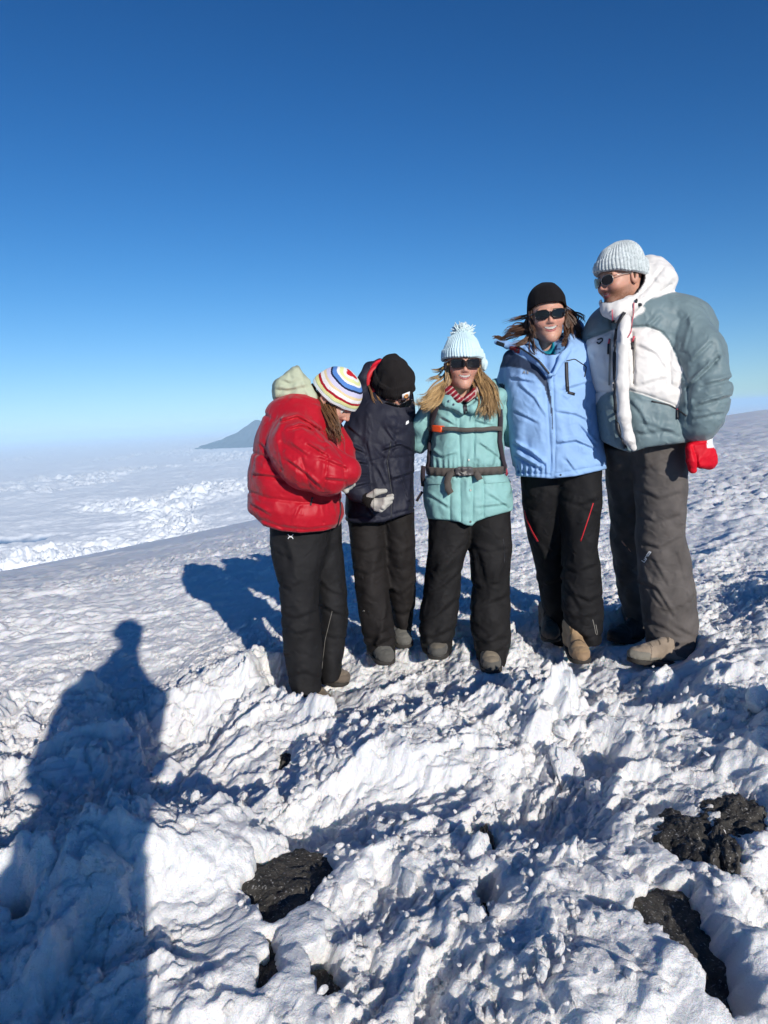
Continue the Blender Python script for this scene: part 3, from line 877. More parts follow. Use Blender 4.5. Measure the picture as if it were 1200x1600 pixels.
def head_sdf(smile=0.0, male=False, s=1.0):
    E = lambda c, r, R=None: f_ell(c, r, R)
    sk = f_union([E((0, -0.012, 0.032), (0.074, 0.094, 0.084)), E((0, 0.022, -0.028), (0.060 if not male else 0.064, 0.070, 0.079))], 0.03)
    chin = E((0, 0.072, -0.090), (0.024 if male else 0.017, 0.017, 0.015))
    jawl = f_cone((0.041, 0.0, -0.058), (0.009, 0.062, -0.092), 0.017, 0.014); jawr = f_cone((-0.041, 0.0, -0.058), (-0.009, 0.062, -0.092), 0.017, 0.014)
    base = f_union([sk, chin, jawl, jawr], 0.028)
    bits = f_union([f_cone((0, 0.086, 0.010), (0, 0.103, -0.024), 0.0060, 0.0092), E((0.009, 0.094, -0.029), (0.0075, 0.009, 0.0065)), E((-0.009, 0.094, -0.029), (0.0075, 0.009, 0.0065))], 0.008)
    brow = f_union([f_cone((-0.042, 0.070, 0.022), (-0.014, 0.083, 0.018), 0.009, 0.009), f_cone((0.042, 0.070, 0.022), (0.014, 0.083, 0.018), 0.009, 0.009)], 0.01)
    ch = 0.004 * smile
    cheeks = f_union([E((sx * 0.036, 0.064, -0.026 + ch * 2), (0.022 + ch, 0.020 + ch * 1.2, 0.020 + ch)) for sx in (-1, 1)], 0.004)
    wid = 0.022 + 0.010 * smile; up_ = 0.010 * smile; back = 0.012 * smile; zm = -0.0545; open_ = 0.0068 * smile; lr = 0.0050 - 0.0016 * smile
    def lip(sgn, r, y0):
        out = []
        for t in np.linspace(-1, 1, 9):
            out.append(((wid * t, y0 - back * t * t - 0.006 * t * t, zm + up_ * t * t + sgn * (open_ + r * 0.8) * (1 - t * t) ** 0.6), r * (0.45 + 0.55 * (1 - t * t))))
        return f_chain(out, 0.002)
    lips = f_union([lip(1, lr, 0.0875), lip(-1, lr * 1.15, 0.0865)], 0.002)
    nas = f_union([f_chain([((sx * 0.016, 0.083, -0.030), 0.004), ((sx * (0.026 + 0.008 * smile), 0.078, -0.042), 0.0035), ((sx * (wid + 0.008), 0.068, -0.056), 0.003)], 0.003) for sx in (-1, 1)], 0.002)
    ears = f_union([E((sx * 0.076, -0.006, -0.004), (0.009, 0.019, 0.031)) for sx in (-1, 1)], 0.004)
    earc = f_union([E((sx * 0.085, -0.002, -0.001), (0.007, 0.010, 0.018)) for sx in (-1, 1)], 0.002)
    neck = f_cone((0, -0.022, -0.06), (0, -0.045, -0.18), 0.055 if male else 0.049, 0.060 if male else 0.054)
    socks = f_union([E((sx * 0.032, 0.092, 0.002), (0.019, 0.014, 0.012)) for sx in (-1, 1)], 0.004)
    eyes = f_union([E((sx * 0.0315, 0.0715, 0.001), (0.0125, 0.0125, 0.0115)) for sx in (-1, 1)], 0.001)
    def gapm(p):
        t = np.clip(np.abs(p[:, 0]) / wid, 0, 1); zc = zm + up_ * t * t; hh = open_ * (1 - t * t) ** 0.55
        return np.abs(p[:, 2] - zc) - hh, p[:, 2] - zc, hh
    def f(p):
        d = base(p); d = smin(d, neck(p), 0.03); d = smin(d, cheeks(p), 0.024); d = smin(d, brow(p), 0.014)
        d = smin(d, bits(p), 0.010); d = -smin(-d, socks(p), 0.008); d = np.minimum(d, eyes(p))
        d = smin(d, lips(p), 0.004); d = smin(d, ears(p), 0.004); d = -smin(-d, earc(p), 0.003)
        d = -smin(-d, nas(p) + 0.0035, 0.006)
        return d
    f.box = (np.array((-0.1, -0.12, -0.25)), np.array((0.1, 0.13, 0.125)))
    def col(p, tone, stubble=None, hairc=(0.08, 0.045, 0.02)):
        x, y, z = np.abs(p[:, 0]), p[:, 1], p[:, 2]
        c = np.tile(np.array(tone, float), (len(p), 1))
        red = np.exp(-((x - 0.036) / 0.02) ** 2 - ((z + 0.028) / 0.022) ** 2) * (y > 0.03) + 0.8 * np.exp(-(x / 0.014) ** 2 - ((z + 0.026) / 0.016) ** 2) * (y > 0.08)
        c = c * (1 - 0.22 * red[:, None] * np.array((0.0, 0.55, 0.5)))
        if stubble is not None:
            s_ = sstep(-0.030, -0.048, z - 0.25 * np.clip(0.05 - y, 0, 1)) * sstep(-0.02, 0.02, y) * (z > -0.125)
            s_ = np.maximum(s_, sstep(0.012, 0.004, np.abs(z + 0.046)) * (y > 0.06) * (x < 0.03))
            s_ *= 0.62 + 0.5 * n3(p * 260, 4)
            c = c * (1 - np.clip(s_, 0, 0.85)[:, None]) + np.clip(s_, 0, 0.85)[:, None] * np.array(stubble)
        gm, dz, hh = gapm(p)
        lw = sstep(0.0022, 0.0004, lips(p))[:, None] * (y > 0.05)[:, None]
        c = c * (1 - lw) + lw * np.array((0.40, 0.12, 0.11)) * (tone[0] / 0.55)
        if smile > 0.1:
            g_ = (gm < 0) & (x < wid * 0.93) & (y > 0.055); c[g_] = (0.12, 0.03, 0.025)
            te = g_ & (dz > -hh * 0.45) & (x < wid * 0.80); c[te] = (0.60, 0.56, 0.50)
        ey = eyes(p) < 0.0008
        c[ey] = (0.7, 0.68, 0.65); c[ey & (np.abs(x - 0.0315) < 0.006) & (np.abs(z - 0.001) < 0.006)] = (0.05, 0.035, 0.02)
        br = (np.abs(z - (0.025 - 0.10 * np.abs(x - 0.03))) < 0.0038) & (x > 0.012) & (x < 0.047) & (y > 0.05)
        c[br] = hairc
        return c
    return f, col

def place(f, M, c):
    """a field given in local coordinates, seen in the world; M rows = local axes"""
    M32 = M.astype(np.float32); c32 = np.asarray(c, np.float32)
    def g(p): return f((p - c32) @ M32.T)
    return g

def make_body(parent, head_c, M, limbs, tone, smile, male=False, stubble=None, scale=1.0, hairc=(0.08, 0.045, 0.02)):
    hf, hcol = head_sdf(smile, male)
    V, F = polygonise(hf, 0.0023, 0.012)
    cols = hcol(V, tone, stubble, hairc)
    Vw = (V * scale) @ M + head_c
    body = f_union([f_chain(l, 0.02) for l in limbs], 0.03)
    V2, F2 = polygonise(body, 0.012)
    Va = np.concatenate([Vw, V2]); Fa = np.concatenate([F, F2 + len(Vw)])
    ca = np.concatenate([cols, np.tile(np.array(tone), (len(V2), 1))])
    return part('body', Va, Fa, MAT['skin'], parent, ca)

def make_glasses(parent, head_c, M, scale=1.0, w_=0.027, h_=0.019, shape=2.8, fm='frame_black', drop=0.0, yo=0.0, curve=5.0, gold=False):
    g = lambda q: (np.asarray(q) * scale) @ M + head_c
    root = None; fr = []
    zc = 0.003 + drop
    def bend(x, z, y0): return y0 + yo - curve * x * x * 1.2 - 0.9 * z * z
    nn = 44; th = np.linspace(0, 2 * np.pi, nn, endpoint=False)
    lens = []
    for sx in (-1, 1):
        cx = sx * 0.0335
        ca, sa = np.cos(th), np.sin(th)
        rx = np.sign(ca) * np.abs(ca) ** (2 / shape) * w_; rz = np.sign(sa) * np.abs(sa) ** (2 / shape) * h_
        rz = rz * (1 + 0.10 * sx * rx / w_) + 0.0
        x = cx + rx; z = zc + rz
        ring = np.stack([x, bend(x, rz, 0.106), z], 1)
        ring = np.concatenate([ring, ring[:1], ring[1:2]])
        fr.append(m_tube(g(ring), 0.0012 * scale if gold else 0.0019 * scale, 6))
        V = [np.array((cx, bend(cx, 0, 0.1065) , zc))]; F = []
        for k, s in enumerate((0.35, 0.7, 1.0)):
            xx = cx + rx * s; V += list(np.stack([xx, bend(xx, rz * s, 0.1065), zc + rz * s], 1))
        V = np.array(V); F = []
        for j in range(nn):
            j2 = (j + 1) % nn; F.append((0, 1 + j, 1 + j2, 1 + j2))
            for k in range(2): a = 1 + k * nn; F.append((a + j, a + nn + j, a + nn + j2, a + j2))
        V2 = V - np.array((0, 0.0016, 0))
        nf = len(V)
        Fb = [(f[0] + nf, f[3] + nf, f[2] + nf, f[1] + nf) if f[2] != f[3] else (f[0] + nf, f[2] + nf, f[1] + nf, f[1] + nf) for f in F]
        rimo = 2 * nf; Fs = [(rimo + j, rimo + nn + j, rimo + nn + (j + 1) % nn, rimo + (j + 1) % nn) for j in range(nn)]
        lens.append((g(np.concatenate([V, V2, V[1 + 2 * nn:], V2[1 + 2 * nn:]])), np.array(F + Fb + Fs)))
        tp = np.array([(sx * (0.0335 + w_ * 0.96), 0.100 + yo - curve * 0.004, zc + h_ * 0.5), (sx * 0.071, 0.075 + yo * .5, zc + h_ * 0.5), (sx * 0.078, 0.02, zc + h_ * 0.35), (sx * 0.080, -0.015, zc)])
        fr.append(m_tube(g(smooth_path(tp, 12)), 0.0016 * scale if gold else np.linspace(0.0042, 0.0028, 12) * scale, 6))
    fr.append(m_tube(g(smooth_path([(-0.010, 0.104 + yo, zc + 0.006), (0, 0.108 + yo, zc + 0.009), (0.010, 0.104 + yo, zc + 0.006)], 8)), 0.0022 * scale, 6))
    V, F = m_join(fr); o = part('sunglasses', V, F, MAT[fm], parent)
    for L in lens: part('lens', L[0], L[1], MAT['lens'], o)
    return o

def make_beanie(parent, head_c, M, colfn, z0=0.02, height=0.125, rad=(0.086, 0.106), tilt=0.18, ribs=46, rib_a=0.0022, cuff=0.045, cuff_t=0.006, slouch=(0, 0), tip=0.0, scale=1.0, label=None, name='beanie', wob=0.003, noise_seed=0, pw=2.4):
    nu, nv = 360, 130
    uu = np.linspace(0, 2 * np.pi, nu, endpoint=False)
    # rows: inside of the brim, brim edge, cuff, dome
    rows = []
    for t in np.linspace(0, 1, 10): rows.append(('in', 1 - t))
    for t in np.linspace(0, 1, nv - 10): rows.append(('out', t))
    V = []; C = []; UVt = []
    for kind, t in rows:
        if kind == 'in':
            z = t * 0.04; r = 0.972; off = -0.001
        else:
            z = t * height; k = (z / height)
            r = (1 - k ** pw) ** (1 / 2.1) if k < 1 else 0.0
            r = r * (1 + 0.02 * (1 - k))
            off = 0.0
            if z < cuff: off = cuff_t * sstep(0, 0.006, z) * (1 - 0.15 * sstep(cuff - .01, cuff, z))
            elif cuff > 0: off = cuff_t * 0.0 + cuff_t * sstep(cuff + 0.004, cuff, z)
        a = (rad[0] * r + off); b = (rad[1] * r + off)
        rib = rib_a * (np.abs(np.sin(uu * ribs / 2)) - 0.5) * min(1, r * 1.4)
        bulge = 1.0
        x = (a + rib) * np.cos(uu); y = (b + rib) * np.sin(uu) - 0.010
        zz = z0 + z + tilt * (y + 0.01) * (1 - t if kind == 'out' else 1) * 1.0
        zz = zz + np.zeros_like(x)
        if kind == 'out':
            x = x + slouch[0] * t * t; y = y + slouch[1] * t * t; zz = zz + tip * max(0, t - 0.85) / 0.15
        V.append(np.stack([x, y, zz], 1)); UVt.append(np.stack([uu, np.full(nu, z / height if kind == 'out' else -t * .1)], 1))
    V = np.concatenate(V); UVt = np.concatenate(UVt)
    V = V + wob * np.stack([n3(V * 22, noise_seed), n3(V * 22, noise_seed + 1), n3(V * 22, noise_seed + 2)], 1) * (np.linalg.norm(V[:, :2], axis=1) > 0.01)[:, None]
    cols = colfn(UVt[:, 0], UVt[:, 1], V)
    Vw = (V * scale) @ M + head_c
    return part(name, Vw, grid_faces(nu, len(rows), True), MAT['wool'], parent, cols, label)

def make_hair(parent, locks, name='hair', seed=0):
    """locks: (guide points world, count, spread start, spread end, strand radius, colour a, colour b, waviness)"""
    rng = np.random.RandomState(seed); VV, FF, CC, o = [], [], [], 0
    for guide, cnt, s0, s1, r, ca, cb, wav in locks:
        g = smooth_path(guide, 26); n = len(g); t = np.linspace(0, 1, n)[:, None]
        L = np.linalg.norm(np.diff(g, axis=0), axis=1).sum()
        ncl = max(3, cnt // 14); cl0 = rng.randn(ncl, 3) * s0 * .9; cl1 = rng.randn(ncl, 3) * s1 * 1.0; cph = rng.uniform(0, 6.28, (ncl, 3)); cmx = rng.rand(ncl)
        for _ in range(cnt):
            ci = rng.randint(ncl)
            o0 = cl0[ci] + rng.randn(3) * s0 * .3; o1 = cl1[ci] + rng.randn(3) * s1 * .22
            end = rng.uniform(0.5, 1.0) ** 0.7
            tc_ = t ** 0.8
            p = g * 1.0 + o0 * (1 - tc_) + o1 * tc_
            p = p + wav * np.sin(6.28 * (L / 0.11) * t + cph[ci]) * np.array((1, 0.7, 0.6)) * (0.1 + t)
            p = p + 0.05 * s1 * rng.randn(3) * np.sin(6.28 * 1.5 * t)
            m_ = max(4, int(n * end)); p = p[:m_]
            tt = np.linspace(0, 1, m_)
            V, F = m_tube(p, r * (0.35 + 0.65 * np.sin(np.clip(tt * 0.9 + 0.1, 0, 1) * np.pi)), 3)
            mixv = np.clip(0.55 * cmx[ci] + 0.45 * rng.rand() + 0.25 * (t[:m_, 0] - 0.4), 0, 1)
            c = (1 - mixv)[:, None] * np.array(ca) + mixv[:, None] * np.array(cb)
            c = np.concatenate([np.repeat(c, 3, 0), c[:1], c[-1:]])
            VV.append(V); FF.append(F + o); CC.append(c); o += len(V)
    return part(name, np.concatenate(VV), np.concatenate(FF), MAT['hair'], parent, np.concatenate(CC))

def make_boot(parent, toe, heel, ankle_r, col_up, col_toe=None, name='boot', sole=0.022, size=1.0):
    """toe, heel: world points on the sole"""
    toe = np.asarray(toe, float); heel = np.asarray(heel, float)
    ax = toe - heel; toe = heel + ax * 0.95; ax = toe - heel; L = np.linalg.norm(ax); F = ax / L; U = np.array((0, 0, 1.0)); U = nrm(U - F * (U @ F)); R = np.cross(F, U)
    M = np.stack([R, F, U]); k = size * 0.92
    f_up = f_union([f_cone((0, 0.045, 0.07), (0, 0.040, 0.115), 0.048 * k, 0.050 * k), f_cone((0, 0.05, 0.05), (0, L - 0.10, 0.050), 0.043 * k, 0.040 * k),
                    f_ell((0, L - 0.068, 0.036), (0.050 * k, 0.070, 0.038 * k)), f_ell((0, 0.045, 0.04), (0.040 * k, 0.045, 0.05)), f_cone((0, 0.08, 0.12), (0, L - 0.13, 0.072), 0.036, 0.024)], 0.022)
    f_up = f_mod(f_up, lambda p, d: np.maximum(d, -(p[:, 2] - 0.018)) + 0.0025 * crease(np.sin(p[:, 1] * 150) , 0.25) * (p[:, 2] > 0.05) * (p[:, 1] > 0.09) * (np.abs(p[:, 0]) < 0.024) - 0.003 * n3(p * 45, 2))
    def g(p): return f_up((p - heel.astype(np.float32)) @ M.T.astype(np.float32))
    cor = np.array([(x, y, z) for x in (-.08, .08) for y in (-.06, L + .06) for z in (0, .26)]) @ M + heel
    g.box = (cor.min(0), cor.max(0))
    def col(V):
        q = (V - heel) @ M.T
        c = np.tile(np.array(col_up, float), (len(V), 1))
        if col_toe is not None:
            m = (q[:, 1] > L - 0.075) & (q[:, 2] < 0.055) | (q[:, 2] < 0.036); c[m] = col_toe
        lace = (np.abs(np.sin(q[:, 1] * 75 + q[:, 2] * 30)) < 0.30) & (q[:, 2] > 0.075) & (q[:, 1] > 0.08) & (np.abs(q[:, 0]) < 0.026)
        c[lace] = np.array(col_up) * 0.35
        seam = np.abs(q[:, 1] - (L - 0.095) - q[:, 0] ** 2 * 8) < 0.0028; c[seam] *= 0.5
        return c
    bo = sdf_part(name, g, MAT['leather'], parent, col, 0.0042)
    fs = f_union([f_cone((0, 0.045, 0.012), (0, L - 0.062, 0.012), 0.048 * k, 0.054 * k)], 0.01)
    def sl(p):
        q = ((p - heel.astype(np.float32)) @ M.T.astype(np.float32)); tread = 0.003 * (np.sin(q[:, 1] * 260) > 0)
        return np.maximum(fs(q), np.abs(q[:, 2] - 0.010) - 0.012 + tread * 0.6)
    sl.box = g.box
    V, F = polygonise(sl, 0.0045); part('sole', V, F, MAT['sole'], bo)
    BOOTS.append(((toe[0] + heel[0]) / 2, (toe[1] + heel[1]) / 2, (toe[2] + heel[2]) / 2, math.atan2(ax[1], ax[0])))
    return bo
def root_at(u, v, d, label, cat='person', name='person', group=None):
    p = P(u, v, d); e = bpy.data.objects.new(name, None); COL.objects.link(e); e.location = Vector(p)
    e.empty_display_size = 0.1
    bpy.context.view_layer.update()
    tag(e, label, cat, group); return e
def leg_fold(p, d, seed, amp=0.011, k=9):
    """trouser cloth: diagonal drag folds, more and finer ones towards the ankle"""
    low = np.clip(0.75 - (p[:, 2] - 0.1) * 0.45, 0.45, 1.0)
    return d + wrinkle(p, amp * 2.0, 4.2, 4.6, 5, seed) * low
def paint(V, base): return np.tile(np.array(base, float), (len(V), 1))
def overlay(parent, f, name, m, path, width, thick, d, label=None, step=3.0, lift=0.0, kind='ribbon'):
    """a band, zip or cord following a pixel path over the surface of f"""
    q = resample(path, step); p, n_, ok = march(f, q[:, 0], q[:, 1], d - 0.6, d + 0.4)
    p, n_ = p[ok], n_[ok]
    if len(p) < 2: print('overlay missed', name); return None
    if len(n_) > 4:
        for _ in range(2): n_[1:-1] = (n_[:-2] + n_[1:-1] + n_[2:]) / 3
    n_ /= np.linalg.norm(n_, axis=1)[:, None]
    p = p + n_ * lift
    V, F = m_ribbon(p, n_, width, thick) if kind == 'ribbon' else m_tube(p + n_ * thick * 0.4, thick, 6)
    return part(name, V, F, MAT[m], parent, label=label)
def patch(parent, f, name, m, poly, thick, d, label=None, res=2.0, lift=0.0):
    """a raised flat shape (pixel outline) lying on the surface of f"""
    poly = np.array(poly, float); lo, hi = poly.min(0), poly.max(0)
    nx = max(3, int((hi[0] - lo[0]) / res) + 1); ny = max(3, int((hi[1] - lo[1]) / res) + 1)
    # fill from a fan of the outline towards its centre
    out = resample(np.vstack([poly, poly[:1]]), res)[:-1]; c = out.mean(0); rings = [1.0, 0.75, 0.5, 0.25]
    pts = np.concatenate([c + (out - c) * s for s in rings] + [c[None]])
    p, n_, ok = march(f, pts[:, 0], pts[:, 1], d - 0.6, d + 0.4)
    nn = n_.mean(0); nn /= np.linalg.norm(nn); p = p + (n_ * 0.5 + nn * 0.5) * (thick + lift)
    m_ = len(out); F = []
    for k in range(3):
        for j in range(m_): j2 = (j + 1) % m_; F.append((k * m_ + j, k * m_ + j2, (k + 1) * m_ + j2, (k + 1) * m_ + j))
    for j in range(m_): F.append((3 * m_ + j, 3 * m_ + (j + 1) % m_, 4 * m_, 4 * m_))
    base = len(p); p2 = p[:m_] - nn * (thick * 2.5 + 0.002)
    for j in range(m_): j2 = (j + 1) % m_; F.append((base + j, base + j2, j2, j))
    return part(name, np.concatenate([p, p2]), np.array(F), MAT[m] if isinstance(m, str) else m, parent, label=label)
def text_mark(parent, f, name, m, text, u, v, size_px, ang, d, thick=0.0015):
    """lettering laid on the surface of f"""
    cu = bpy.data.curves.new('lettering', 'FONT'); cu.body = text; cu.size = 1.0; cu.align_x = 'CENTER'; cu.align_y = 'CENTER'; cu.offset = 0.03
    to = bpy.data.objects.new('lettering_tmp', cu); COL.objects.link(to)
    dg = bpy.context.evaluated_depsgraph_get(); me = bpy.data.meshes.new_from_object(to.evaluated_get(dg))
    bpy.data.objects.remove(to)
    co = np.zeros(len(me.vertices) * 3); me.vertices.foreach_get('co', co); co = co.reshape(-1, 3)
    ca, sa = math.cos(ang), math.sin(ang)
    uu = u + size_px * (co[:, 0] * ca - co[:, 1] * sa); vv = v - size_px * (co[:, 0] * sa + co[:, 1] * ca)
    p, n_, ok = march(f, uu, vv, d - 0.6, d + 0.4); nn = n_.mean(0); nn /= np.linalg.norm(nn)
    p = p + nn * 0.004
    me.vertices.foreach_set('co', p.astype(np.float32).ravel()); me.update(); me.name = name
    return link(name, me, MAT[m], parent, False)
# ------------------------------------------------------------------ the five people
DARK = (0.015, 0.0145, 0.0155)
def seams(p, d, lines, depth=0.014, w_=3.0, puff=0.010, pw=13.0, fr=None):
    U, V_ = project(p)
    best = np.full(U.shape, 1e9)
    for ln in lines: best = np.minimum(best, polyline_dist(U, V_, ln))
    g = np.exp(-(best / w_) ** 2); q = 1 - np.exp(-(best / pw) ** 2)
    k = 1.0 if fr is None else fr
    rad = n3(p * 26, 9) * np.exp(-((best - 6) / 8.0) ** 2) * 0.004
    return d + k * (depth * g - puff * q + rad)
def below(line):
    """cut: keeps what lies above a pixel line (list of u, v)"""
    L = np.array(line, float)
    def c(p, dref):
        U, V_ = project(p); return (V_ - np.interp(U, L[:, 0], L[:, 1])) * dref / FPX
    return c
def trousers(parent, mname, legs, d, seed, base, amp=0.011, colfn=None, extra=None, lines=()):
    f = f_union([lo_px(l, d, 2.1, 0.008) if len(l[0]) >= 4 else ch_px(l, d) for l in legs], 0.022)
    f = f_mod(f, lambda p, dd: leg_fold(p, dd, seed, amp), 0.01)
    if lines: f = f_mod(f, lambda p, dd: dd + folds(p, lines, 0.0055, 4.5), .015)
    if extra: f = f_mod(f, extra)
    sdf_part('trousers', f, MAT[mname], parent, colfn or (lambda V: paint(V, base)))
    return f

# ---- woman in the red puffer jacket, in profile, head bowed
def person_red():
    d = 2.95
    r = root_at(500, 1090, d, 'woman in puffy red jacket and striped knit hat, looking down')
    torso = lo_px([(612, 452, 486, .09, -.02), (630, 424, 512, .15, -.02), (655, 412, 524, .19, -.02), (690, 399, 528, .215, 0), (730, 392, 528, .225, 0), (775, 389, 534, .23, 0), (805, 394, 538, .225, 0), (826, 408, 534, .21, 0), (846, 418, 528, .2, 0)], d, 2.25, 0.03)
    arm = ch_px([(466, 662, -.13, 31), (463, 698, -.20, 35), (484, 722, -.25, 38), (514, 737, -.28, 29), (544, 737, -.27, 17)], d, 0.08)
    arm2 = ch_px([(505, 668, .14, 28), (528, 705, .10, 26), (540, 738, -.02, 20), (520, 745, -.1, 20)], d, 0.03)
    lines_t = [[(392, 706), (420, 716), (446, 742)], [(388, 768), (420, 779), (470, 785), (540, 782)], [(402, 640), (432, 660), (450, 668)],
               [(500, 640), (520, 665), (528, 700)], [(407, 812), (440, 824), (480, 828), (530, 822)]]
    lines_a = [[(440, 690), (470, 712), (484, 762)], [(480, 668), (505, 690), (512, 720), (506, 765)], [(498, 672), (535, 715), (540, 758)]]
    cut = below([(380, 800), (396, 806), (412, 822), (440, 830), (470, 833), (505, 830), (530, 823), (542, 800)])
    def tmod(p, dd):
        dd = seams(p, dd, lines_t, 0.008, 2.4, 0.007, 20)
        dd = dd + wrinkle(p, 0.008, 6, 4, 5, 1) + folds(p, [([(425, 655), (440, 690)], 1), ([(398, 738), (430, 742), (455, 752)], 1), ([(470, 788), (462, 805), (460, 824)], .9), ([(394, 785), (420, 800)], .8), ([(500, 785), (505, 812)], .8), ([(408, 690), (425, 712), (450, 730)], .9)], .010, 3.2)
        return -smin(-dd, -cut(p, d), 0.02)
    def amod(p, dd):
        dd = seams(p, dd, lines_a, 0.006, 2.4, 0.007, 16)
        return dd + wrinkle(p, 0.008, 6, 7, -7, 4) + folds(p, [([(440, 655), (465, 648), (500, 668)], 1), ([(450, 668), (470, 662), (490, 668)], .8), ([(480, 690), (515, 712)], 1), ([(448, 715), (475, 735), (500, 758)], .9), ([(500, 712), (540, 728)], .9), ([(455, 690), (480, 708)], .8), ([(510, 745), (540, 748)], .8), ([(432, 690), (440, 730)], .8)], .010, 3.0)
    ft, fa = f_mod(torso, tmod, .02), f_mod(f_union([arm], .02), amod, .02)
    collar = ch_px([(474, 642, -.06, 15), (500, 655, -.04, 16), (522, 690, -.05, 14), (530, 730, -.08, 14)], d, 0.03)
    def fj(p): return smin(smin(ft(p), fa(p), 0.010), smin(arm2(p), collar(p), 0.02), 0.012)
    fj.box = (np.minimum(ft.box[0], fa.box[0]) - .03, np.maximum(ft.box[1], fa.box[1]) + .03)
    j = sdf_part('puffer_jacket', fj, MAT['puffer'], r, lambda V: paint(V, (0.42, 0.0025, 0.014)))
    overlay(j, fj, 'zip', 'zip_dark', [(531, 780), (532, 800), (527, 822)], 0.008, 0.003, d)
    overlay(j, fj, 'pocket_zip', 'zip_dark', [(488, 777), (485, 790)], 0.007, 0.003, d)
    # folded hood of the pale shell worn underneath
    hood = f_union([f_poly([(426, 603), (431, 594), (457, 571), (467, 572), (478, 592), (492, 618), (500, 642), (497, 655), (484, 646), (472, 628), (458, 624), (428, 624)], d - .01, .105, .028), ch_px([(463, 574, -.03, 3.5), (480, 596, -.075, 3.5), (491, 618, -.09, 3.5), (499, 648, -.10, 3.5)], d, .01)], 0.014)
    hood = f_mod(hood, lambda p, dd: dd + wrinkle(p, 0.016, 8, 8, 9, 14) + folds(p, [([(433, 604), (450, 606), (478, 600)], 1), ([(440, 590), (455, 596), (462, 590)], .8), ([(470, 592), (478, 612), (488, 630)], .9)], .008, 3.5), .02)
    hood2 = f_sub(hood, f_ell(P(500, 592, d + .02), (.062, .085, .11)), .01)
    sdf_part('shell_hood', hood2, MAT['shell'], r, lambda V: paint(V, (0.43, 0.46, 0.33)))
    # head
    M = frame_from((0.60, -0.30, -0.74), (0.48, -0.34, 0.80)); hc = P(524, 622, d - .04)
    make_body(r, hc, M, [[(P(500, 650, d), .055), (P(480, 700, d), .11), (P(472, 760, d), .12)], [(P(462, 830, d), .06), (P(473, 1050, d - .04), .035)], [(P(512, 850, d + .13), .035), (P(520, 1020, d + .13), .028)],
                         [(P(462, 700, d - .1), .05), (P(480, 731, d - .2), .04), (P(545, 742, d - .22), .03)]], (0.58, 0.31, 0.225), 0.0, scale=0.98)
    bands = [(0.00, (0.74, 0.77, 0.78)), (0.10, (0.50, 0.60, 0.36)), (0.135, (0.78, 0.76, 0.36)), (0.235, (0.42, 0.015, 0.03)), (0.315, (0.86, 0.82, 0.80)), (0.43, (0.76, 0.60, 0.36)), (0.505, (0.60, 0.57, 0.74)),
             (0.62, (0.012, 0.018, 0.05)), (0.67, (0.10, 0.23, 0.55)), (0.78, (0.80, 0.80, 0.78)), (0.83, (0.72, 0.74, 0.36)), (0.90, (0.80, 0.82, 0.80)), (0.955, (0.60, 0.02, 0.03))]
    def hatc(u, t, V):
        arc = np.arcsin(np.clip(t, 0, 1)) / (np.pi / 2) * 0.35 + t * 0.65
        tt = np.clip(arc + 0.022 * np.abs(((u * 3 / np.pi) % 2) - 1) * (t > 0.05) * sstep(0, .3, t) * 2, 0, 1.2)
        c = np.zeros((len(u), 3))
        for a, k in bands: c[tt >= a] = k
        c[t <= 0] = bands[0][1]
        return c * (1 - 0.16 * (np.sin(u * 90) > 0.3))[:, None]
    make_beanie(r, hc, M, hatc, z0=0.012, height=0.118, rad=(0.090, 0.108), tilt=0.10, ribs=90, rib_a=0.0016, cuff=0.0, scale=1.0, name='knit_hat', wob=0.004, noise_seed=3, pw=2.2)
    br, lb = (0.10, 0.045, 0.020), (0.30, 0.15, 0.07)
    Lk = []
    for (a, b, c_, e, w0, w1, cnt) in [((494, 612, -.05), (504, 640, -.12), (517, 665, -.16), (531, 690, -.16), .008, .012, 170), ((489, 606, -.05), (496, 636, -.11), (508, 664, -.14), (522, 682, -.15), .007, .012, 130),
                                        ((506, 622, -.06), (514, 644, -.13), (524, 662, -.16), (529, 684, -.17), .008, .010, 130), ((487, 602, -.05), (489, 622, -.09), (497, 645, -.10), (506, 664, -.11), .006, .009, 80),
                                        ((516, 632, -.08), (523, 646, -.13), (530, 668, -.15), (530, 698, -.15), .007, .006, 80)]:
        Lk.append(([P(q[0], q[1], d + q[2]) for q in (a, b, c_, e)], int(cnt * 2.4), w0, w1, 0.0009, br, lb, 0.0025))
    make_hair(r, Lk, seed=1)
    # glove of the tucked hand
    g = f_union([f_ell(P(543, 758, d - .22), (.026, .03, .022)), ch_px([(540, 764, -.22, 5), (548, 756, -.24, 4.5)], d), ch_px([(535, 762, -.22, 5), (541, 767, -.24, 4.5)], d), ch_px([(546, 752, -.2, 5), (552, 757, -.2, 4)], d)], .006)
    sdf_part('glove', g, MAT['shell'], r, lambda V: paint(V, (0.42, 0.40, 0.36)), 0.004)
    legs = [[(800, 420, 512, .11, -.03), (850, 422, 516, .12, -.03), (890, 431, 505, .11, -.05), (930, 436, 500, .105, -.05), (980, 438, 503, .10, -.06), (1030, 443, 505, .10, -.06), (1060, 449, 505, .10, -.06), (1079, 455, 506, .10, -.06)],
            [(800, 440, 532, .12, .08), (850, 452, 536, .12, .10), (900, 490, 542, .10, .12), (940, 495, 545, .10, .12), (990, 499, 544, .10, .11), (1030, 500, 538, .095, .10), (1058, 499, 533, .09, .10)]]
